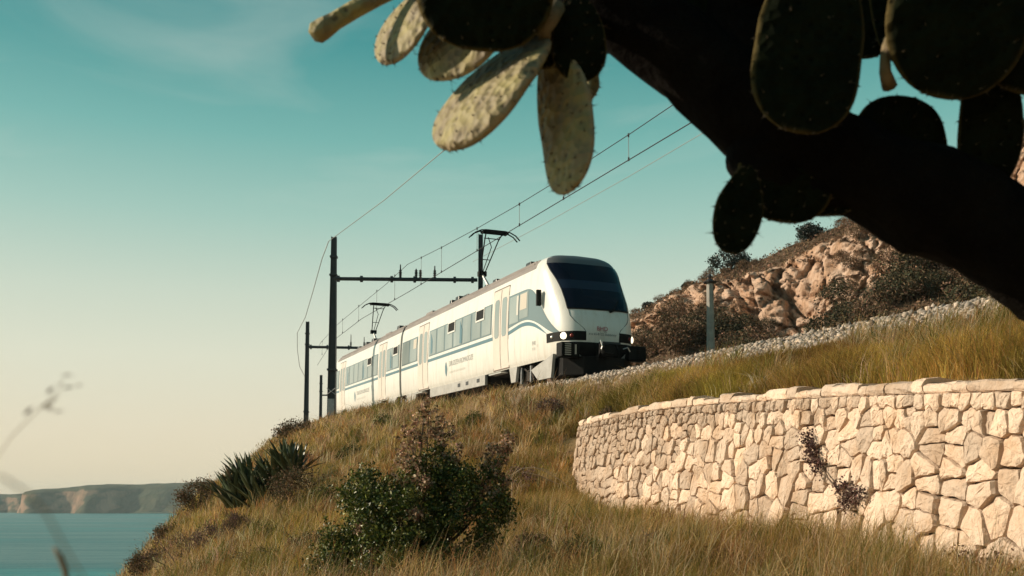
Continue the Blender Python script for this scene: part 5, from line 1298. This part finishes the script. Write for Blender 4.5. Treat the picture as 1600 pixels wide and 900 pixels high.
# ------------------------------------------------------------------ unseen dark hill added behind the viewer to block skylight on train and cactus
bx_ = np.linspace(-16, 90, 70); bv = np.linspace(0, 1, 26); BX, BV = np.meshgrid(bx_, bv, indexing='ij')
front = np.interp(bx_, [-16, -5, 10, 30, 60, 90], [-26, -14, -11, -13, -8, 6]); hh_ = np.interp(bx_, [-16, -6, 5, 30, 90], [6, 17, 26, 34, 40])
BY = front[:, None]-BV**.8*34+1.6*fbm(BX, BV*30, 3, .2, 3); BZ = -4+(hh_[:, None]+4)*(1-(1-BV)**1.7)+1.5*fbm(BX, BV*30, 8, .25, 4)
tag(link('hill_skyblock', meshdata('hill_skyblock', np.stack([BX, BY, BZ], -1).reshape(-1, 3), gridfaces(len(bx_), len(bv)), mat('skyblock_ground', (.075, .058, .034), .95, col2=(.045, .042, .02), scale=.6, bump=.8, bscale=2, bdist=.3), True)), kind='structure')

# ------------------------------------------------------------------ prickly pear in the foreground
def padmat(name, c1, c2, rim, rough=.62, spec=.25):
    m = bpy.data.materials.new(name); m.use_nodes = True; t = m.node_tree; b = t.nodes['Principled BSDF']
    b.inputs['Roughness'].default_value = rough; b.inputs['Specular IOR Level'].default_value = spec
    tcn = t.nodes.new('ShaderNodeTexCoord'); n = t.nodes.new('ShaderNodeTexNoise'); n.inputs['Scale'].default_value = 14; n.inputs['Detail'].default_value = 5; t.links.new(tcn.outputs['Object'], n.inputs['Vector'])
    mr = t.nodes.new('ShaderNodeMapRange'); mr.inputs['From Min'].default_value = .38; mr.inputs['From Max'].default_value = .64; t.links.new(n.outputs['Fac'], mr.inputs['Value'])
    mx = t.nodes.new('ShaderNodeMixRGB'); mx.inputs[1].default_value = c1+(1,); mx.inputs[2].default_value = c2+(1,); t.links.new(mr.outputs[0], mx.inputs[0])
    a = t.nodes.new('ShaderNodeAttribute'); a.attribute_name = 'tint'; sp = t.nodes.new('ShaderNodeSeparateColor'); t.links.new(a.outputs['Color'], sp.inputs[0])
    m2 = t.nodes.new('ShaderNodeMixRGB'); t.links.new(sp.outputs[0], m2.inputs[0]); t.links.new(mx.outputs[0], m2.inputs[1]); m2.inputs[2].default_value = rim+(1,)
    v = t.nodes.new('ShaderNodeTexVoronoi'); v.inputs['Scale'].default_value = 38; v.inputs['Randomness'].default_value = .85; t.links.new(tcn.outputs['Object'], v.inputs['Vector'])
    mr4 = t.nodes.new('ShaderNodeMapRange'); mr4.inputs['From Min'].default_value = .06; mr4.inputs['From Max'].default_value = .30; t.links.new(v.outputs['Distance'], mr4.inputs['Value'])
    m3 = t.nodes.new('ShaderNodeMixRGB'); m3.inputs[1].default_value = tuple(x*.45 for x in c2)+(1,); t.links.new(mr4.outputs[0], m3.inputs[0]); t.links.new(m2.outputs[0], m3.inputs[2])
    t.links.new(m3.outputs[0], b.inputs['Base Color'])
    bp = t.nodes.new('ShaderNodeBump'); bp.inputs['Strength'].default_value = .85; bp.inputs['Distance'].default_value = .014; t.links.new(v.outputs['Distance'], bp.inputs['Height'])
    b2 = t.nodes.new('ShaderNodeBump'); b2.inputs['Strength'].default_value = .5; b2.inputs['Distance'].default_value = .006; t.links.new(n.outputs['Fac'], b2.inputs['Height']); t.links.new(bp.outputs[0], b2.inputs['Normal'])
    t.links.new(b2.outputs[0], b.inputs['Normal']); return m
M['padlit'] = padmat('pad_lit_tone', (.33, .285, .13), (.235, .19, .12), (.38, .30, .19))  # brighter copy for the sunlit pads, sunlight put into the colour
M['padshade'] = padmat('pad_shade_tone', (.010, .013, .006), (.006, .008, .004), (.10, .075, .03), .85, .04)  # near-black copy for pads facing the viewer, their shade put into the colour
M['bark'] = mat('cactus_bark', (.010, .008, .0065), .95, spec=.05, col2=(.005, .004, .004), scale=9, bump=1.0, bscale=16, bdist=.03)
M['barkpale'] = mat('cactus_young_bark', (.30, .22, .13), .85, col2=(.17, .13, .06), scale=20, bump=1.0, bscale=40, bdist=.01)
M['spine'] = mat('areole_spine', (.07, .05, .028), .8)
CD = 2.6
croot = np.array([2.15, 2.75, 0.0]); croot[2] = ground(croot[0], croot[1])-.05
cactus = empty('prickly_pear_cactus', croot); tag(cactus, 'old prickly pear cactus arching in from the right edge over the train', 'cactus')
rc = random.Random(3)
def pad(x0, y0, x1, y1, wpx, d0_, d1_, nrm, m, thick=.13, name='pad'):
    a = P(x0, y0, d0_); b = P(x1, y1, d1_); ax = b-a; ln = np.linalg.norm(ax); ax /= ln
    nn_ = np.array(nrm, float); nn_ -= ax*nn_.dot(ax); nn_ /= np.linalg.norm(nn_); wv = np.cross(ax, nn_)
    wm = wpx/F*(d0_+d1_)/2; fore = max(.35, abs(math.hypot(wv[0], wv[2]))); hwid = wm/2/fore
    nt, na = 30, 28; V = []; T_ = []
    ph = rc.uniform(0, 6.28)
    for i in range(nt+1):
        t = i/nt; tt = .5-.5*math.cos(math.pi*t); u_ = tt**1.22; prof = max(0, 1-abs(2*u_-1)**2.5)**.46*(1+.03*math.sin(9*tt+ph))*(.80+.20*min(1, tt*2.2))
        if i in (0, nt): prof = 0
        for k in range(na):
            an = 2*math.pi*k/na; c, s_ = math.cos(an), math.sin(an)
            ex = hwid*prof*math.copysign(abs(c)**.9, c); ez = hwid*thick*(prof**.7)*math.copysign(abs(s_)**.8, s_)*(1+.06*math.sin(5*an+ph+6*tt))
            bow = .06*ln*math.sin(math.pi*tt)*math.sin(ph)
            V.append(a+ax*ln*tt+wv*ex+nn_*(ez+bow)-croot)
            edge = max(0, (abs(c)**.9-.93)/.07) if prof > .2 else 0  # mask for the pale rim that paints in a sunlit edge
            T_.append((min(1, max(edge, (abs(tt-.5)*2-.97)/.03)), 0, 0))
    Fc = [(i*na+k, i*na+(k+1) % na, (i+1)*na+(k+1) % na, (i+1)*na+k) for i in range(nt) for k in range(na)]
    me = meshdata(name, V, Fc, m, True, np.array(T_)); o = link(name, me, cactus)
    # areoles with short spines, a few millimetres proud of the skin
    Vn = np.array(V); ctr = np.repeat((a-croot)[None]+ax[None]*ln*np.array([.5-.5*math.cos(math.pi*i/nt) for i in range(nt+1)])[:, None], na, 0); ar = MB()
    for i in range(4, nt-1, 3):
        for k in range((i % 2)*2, na, 3):
            j_ = i*na+k; p_ = Vn[j_]; an = 2*math.pi*k/na
            n2 = nn_*math.sin(an)+wv*math.cos(an)*.5; n2 /= np.linalg.norm(n2)+1e-9
            if rc.random() < .25: continue
            ar.tube([p_-n2*.004, p_+n2*.0035], [.0032, .0014], 5)
            for _ in range(2):
                e_ = p_+n2*rc.uniform(.005, .012)+np.array([rc.gauss(0, .004) for _ in range(3)]); ar.tube([p_, e_], [.0008, .0003], 3)
    ao = ar.build('areoles', M['spine'], o); ao['kind'] = 'stuff'
    return o
LIT = (-.78, -.58, .22); CAMF = (.04, -1, .02)
pd, pp_ = M['padshade'], M['padlit']
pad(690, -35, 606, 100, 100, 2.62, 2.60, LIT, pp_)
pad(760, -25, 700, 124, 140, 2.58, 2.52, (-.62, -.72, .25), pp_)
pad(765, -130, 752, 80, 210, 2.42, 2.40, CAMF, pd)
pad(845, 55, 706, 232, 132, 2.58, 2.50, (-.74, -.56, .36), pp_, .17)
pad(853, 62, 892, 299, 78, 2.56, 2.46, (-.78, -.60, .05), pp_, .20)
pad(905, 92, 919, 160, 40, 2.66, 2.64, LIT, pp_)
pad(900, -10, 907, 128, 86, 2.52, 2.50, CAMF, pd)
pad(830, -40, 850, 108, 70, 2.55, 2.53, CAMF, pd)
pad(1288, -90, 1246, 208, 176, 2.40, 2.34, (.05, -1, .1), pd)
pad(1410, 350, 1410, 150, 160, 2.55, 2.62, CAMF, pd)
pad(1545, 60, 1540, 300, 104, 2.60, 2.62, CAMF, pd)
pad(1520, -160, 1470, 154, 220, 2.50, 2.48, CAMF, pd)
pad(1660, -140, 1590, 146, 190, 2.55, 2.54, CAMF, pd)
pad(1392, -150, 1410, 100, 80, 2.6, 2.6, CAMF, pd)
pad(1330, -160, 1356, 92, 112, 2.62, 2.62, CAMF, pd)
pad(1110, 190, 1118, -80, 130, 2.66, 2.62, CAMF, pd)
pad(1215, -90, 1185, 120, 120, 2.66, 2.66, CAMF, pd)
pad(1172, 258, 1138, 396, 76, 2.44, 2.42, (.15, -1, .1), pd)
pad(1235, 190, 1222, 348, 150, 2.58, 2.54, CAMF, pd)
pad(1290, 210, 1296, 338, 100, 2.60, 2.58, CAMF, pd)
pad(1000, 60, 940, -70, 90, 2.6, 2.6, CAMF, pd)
# joints that catch the light
for pp in ([(870, 10, 2.50, 14), (858, 30, 2.48, 15), (848, 48, 2.48, 13), (852, 66, 2.5, 8)], [(1390, 62, 2.52, 10), (1383, 90, 2.50, 8), (1383, 112, 2.50, 9), (1390, 135, 2.53, 12)]):
    MB().tube([P(x, y, d)-croot for x, y, d, r in pp], [r/F*CD for *_, r in pp], 8).build('joint', M['barkpale'], cactus, True)
# slender shoot at the far left
sp_ = [(690, -62, 2.62, 15), (640, -30, 2.62, 15), (590, -5, 2.61, 14), (555, 14, 2.60, 14), (525, 32, 2.60, 14), (505, 45, 2.59, 17), (494, 52, 2.59, 17), (487, 57, 2.59, 9)]
V_ = [P(x, y, d)-croot for x, y, d, r in sp_]; MB().tube(V_, [r/F*CD for *_, r in sp_], 14).build('shoot', pp_, cactus, True)
# trunk and main limbs with rough, lumpy bark
def limb(pts, rads, name):
    P_ = np.array(pts); s_ = np.concatenate([[0], np.cumsum(np.linalg.norm(np.diff(P_, axis=0), axis=1))]); m_ = 70; ss = np.linspace(0, s_[-1], m_)
    C_ = np.stack([_smooth(np.interp(ss, s_, P_[:, k]), 7) for k in range(3)], 1); R_ = _smooth(np.interp(ss, s_, rads), 5)
    mb = MB().tube(C_, list(R_), 22); V = np.array(mb.v); cen = np.repeat(C_, 22, 0); dv = V-cen; l_ = np.linalg.norm(dv, axis=1)[:, None]+1e-9
    nz_ = fbm(V[:, 0], V[:, 1]*1.0+V[:, 2], V[:, 2], 7, 3)*.20+fbm(V[:, 0], V[:, 1]+V[:, 2]*.7, V[:, 2], 24, 3)*.13
    mb.v = [tuple(v) for v in cen+dv*(1+nz_[:, None])-croot]; return mb.build(name, M['bark'], cactus, True)
def pk(x, y, r, d): return P(x, y, d), r/F*d
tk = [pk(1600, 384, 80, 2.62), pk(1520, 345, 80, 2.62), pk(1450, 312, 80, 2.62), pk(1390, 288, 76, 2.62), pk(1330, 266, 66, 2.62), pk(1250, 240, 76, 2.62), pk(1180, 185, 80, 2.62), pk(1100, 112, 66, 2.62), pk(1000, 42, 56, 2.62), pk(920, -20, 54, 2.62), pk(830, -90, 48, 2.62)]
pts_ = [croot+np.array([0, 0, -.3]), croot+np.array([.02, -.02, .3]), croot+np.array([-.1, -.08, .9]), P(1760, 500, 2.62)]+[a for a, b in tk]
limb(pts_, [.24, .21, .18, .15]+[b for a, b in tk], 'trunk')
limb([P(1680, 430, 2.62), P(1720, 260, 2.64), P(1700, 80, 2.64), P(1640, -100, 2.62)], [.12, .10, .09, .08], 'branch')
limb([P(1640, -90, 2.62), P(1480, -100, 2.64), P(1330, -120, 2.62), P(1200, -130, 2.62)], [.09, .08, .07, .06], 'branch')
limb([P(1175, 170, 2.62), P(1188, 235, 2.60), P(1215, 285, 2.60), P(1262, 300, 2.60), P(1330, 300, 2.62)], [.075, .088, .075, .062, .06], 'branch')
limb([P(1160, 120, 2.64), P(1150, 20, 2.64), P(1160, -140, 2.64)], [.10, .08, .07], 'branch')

# ------------------------------------------------------------------ tall dry stalks right by the lens, lower left
def stalk(pp, r, heads, label):
    p0 = P(*pp[-1]); g = np.array([p0[0]+.03, p0[1]+.02, ground(p0[0], p0[1])-.03]); e = empty('dry_stalk', g)
    pts_ = [P(*a)-g for a in pp]+[(p0-g)*.45+np.array([.01, 0, 0]), np.zeros(3)]
    MB().tube(pts_, [r*.5]+[r]*(len(pts_)-1), 6).build('stem', M['straw'], e, True)
    for x, y, d, ln, ang in heads:
        c = P(x, y, d)-g; nn_ = 3; dr_ = np.array([math.cos(ang), 0, math.sin(ang)])
        C = c+dr_*RNG.uniform(-.5, .5, (nn_, 1))*ln+RNG.normal(0, .0035, (nn_, 3))
        link('seed_head', leaf_mesh(C, .010, palette(nn_, [(.30, .22, .13), (.22, .16, .10)], [1, 1]), 'seed_head', M['dryleaf'], 0, 3.0, np.repeat((dr_+np.array([0, 0, .3]))[None], nn_, 0)+rand_unit(nn_)*.3), e)['kind'] = 'stuff'
    tag(e, label, 'grass stalk')
stalk([(-20, 738, .50), (8, 748, .50), (40, 768, .50), (72, 802, .50), (98, 850, .50), (118, 885, .50), (145, 930, .50)], .0006, [], 'blurred brown stalk arching over the sea at the lower left')
stalk([(84, 855, .9), (95, 872, .9), (102, 890, .9), (106, 930, .9)], 0.0028, [], 'short blurred pale stalk standing against the sea')
stalk([(-8, 720, .85), (20, 680, .85), (52, 648, .85), (78, 625, .86), (98, 606, .87)][::-1], 0.0004, [(60, 642, .85, .02, .35), (82, 612, .86, .02, .7), (118, 597, .87, .022, .1), (72, 640, .85, .02, -.1)], 'faint feathery seed stalk against the pale sky above the sea')

# ------------------------------------------------------------------ sea air
hb = MB().box((-1150, 2100, 42.0), (6300, 5200, 116.0))
hm = bpy.data.materials.new('sea_haze'); hm.use_nodes = True; t = hm.node_tree
t.nodes.remove(t.nodes['Principled BSDF']); pv = t.nodes.new('ShaderNodeVolumePrincipled')
pv.inputs['Color'].default_value = (0.80, 0.95, 1.0, 1); pv.inputs['Density'].default_value = 0.00011; pv.inputs['Anisotropy'].default_value = 0.0
t.links.new(pv.outputs[0], t.nodes['Material Output'].inputs['Volume'])
hz = hb.build('haze', hm); tag(hz, kind='stuff')
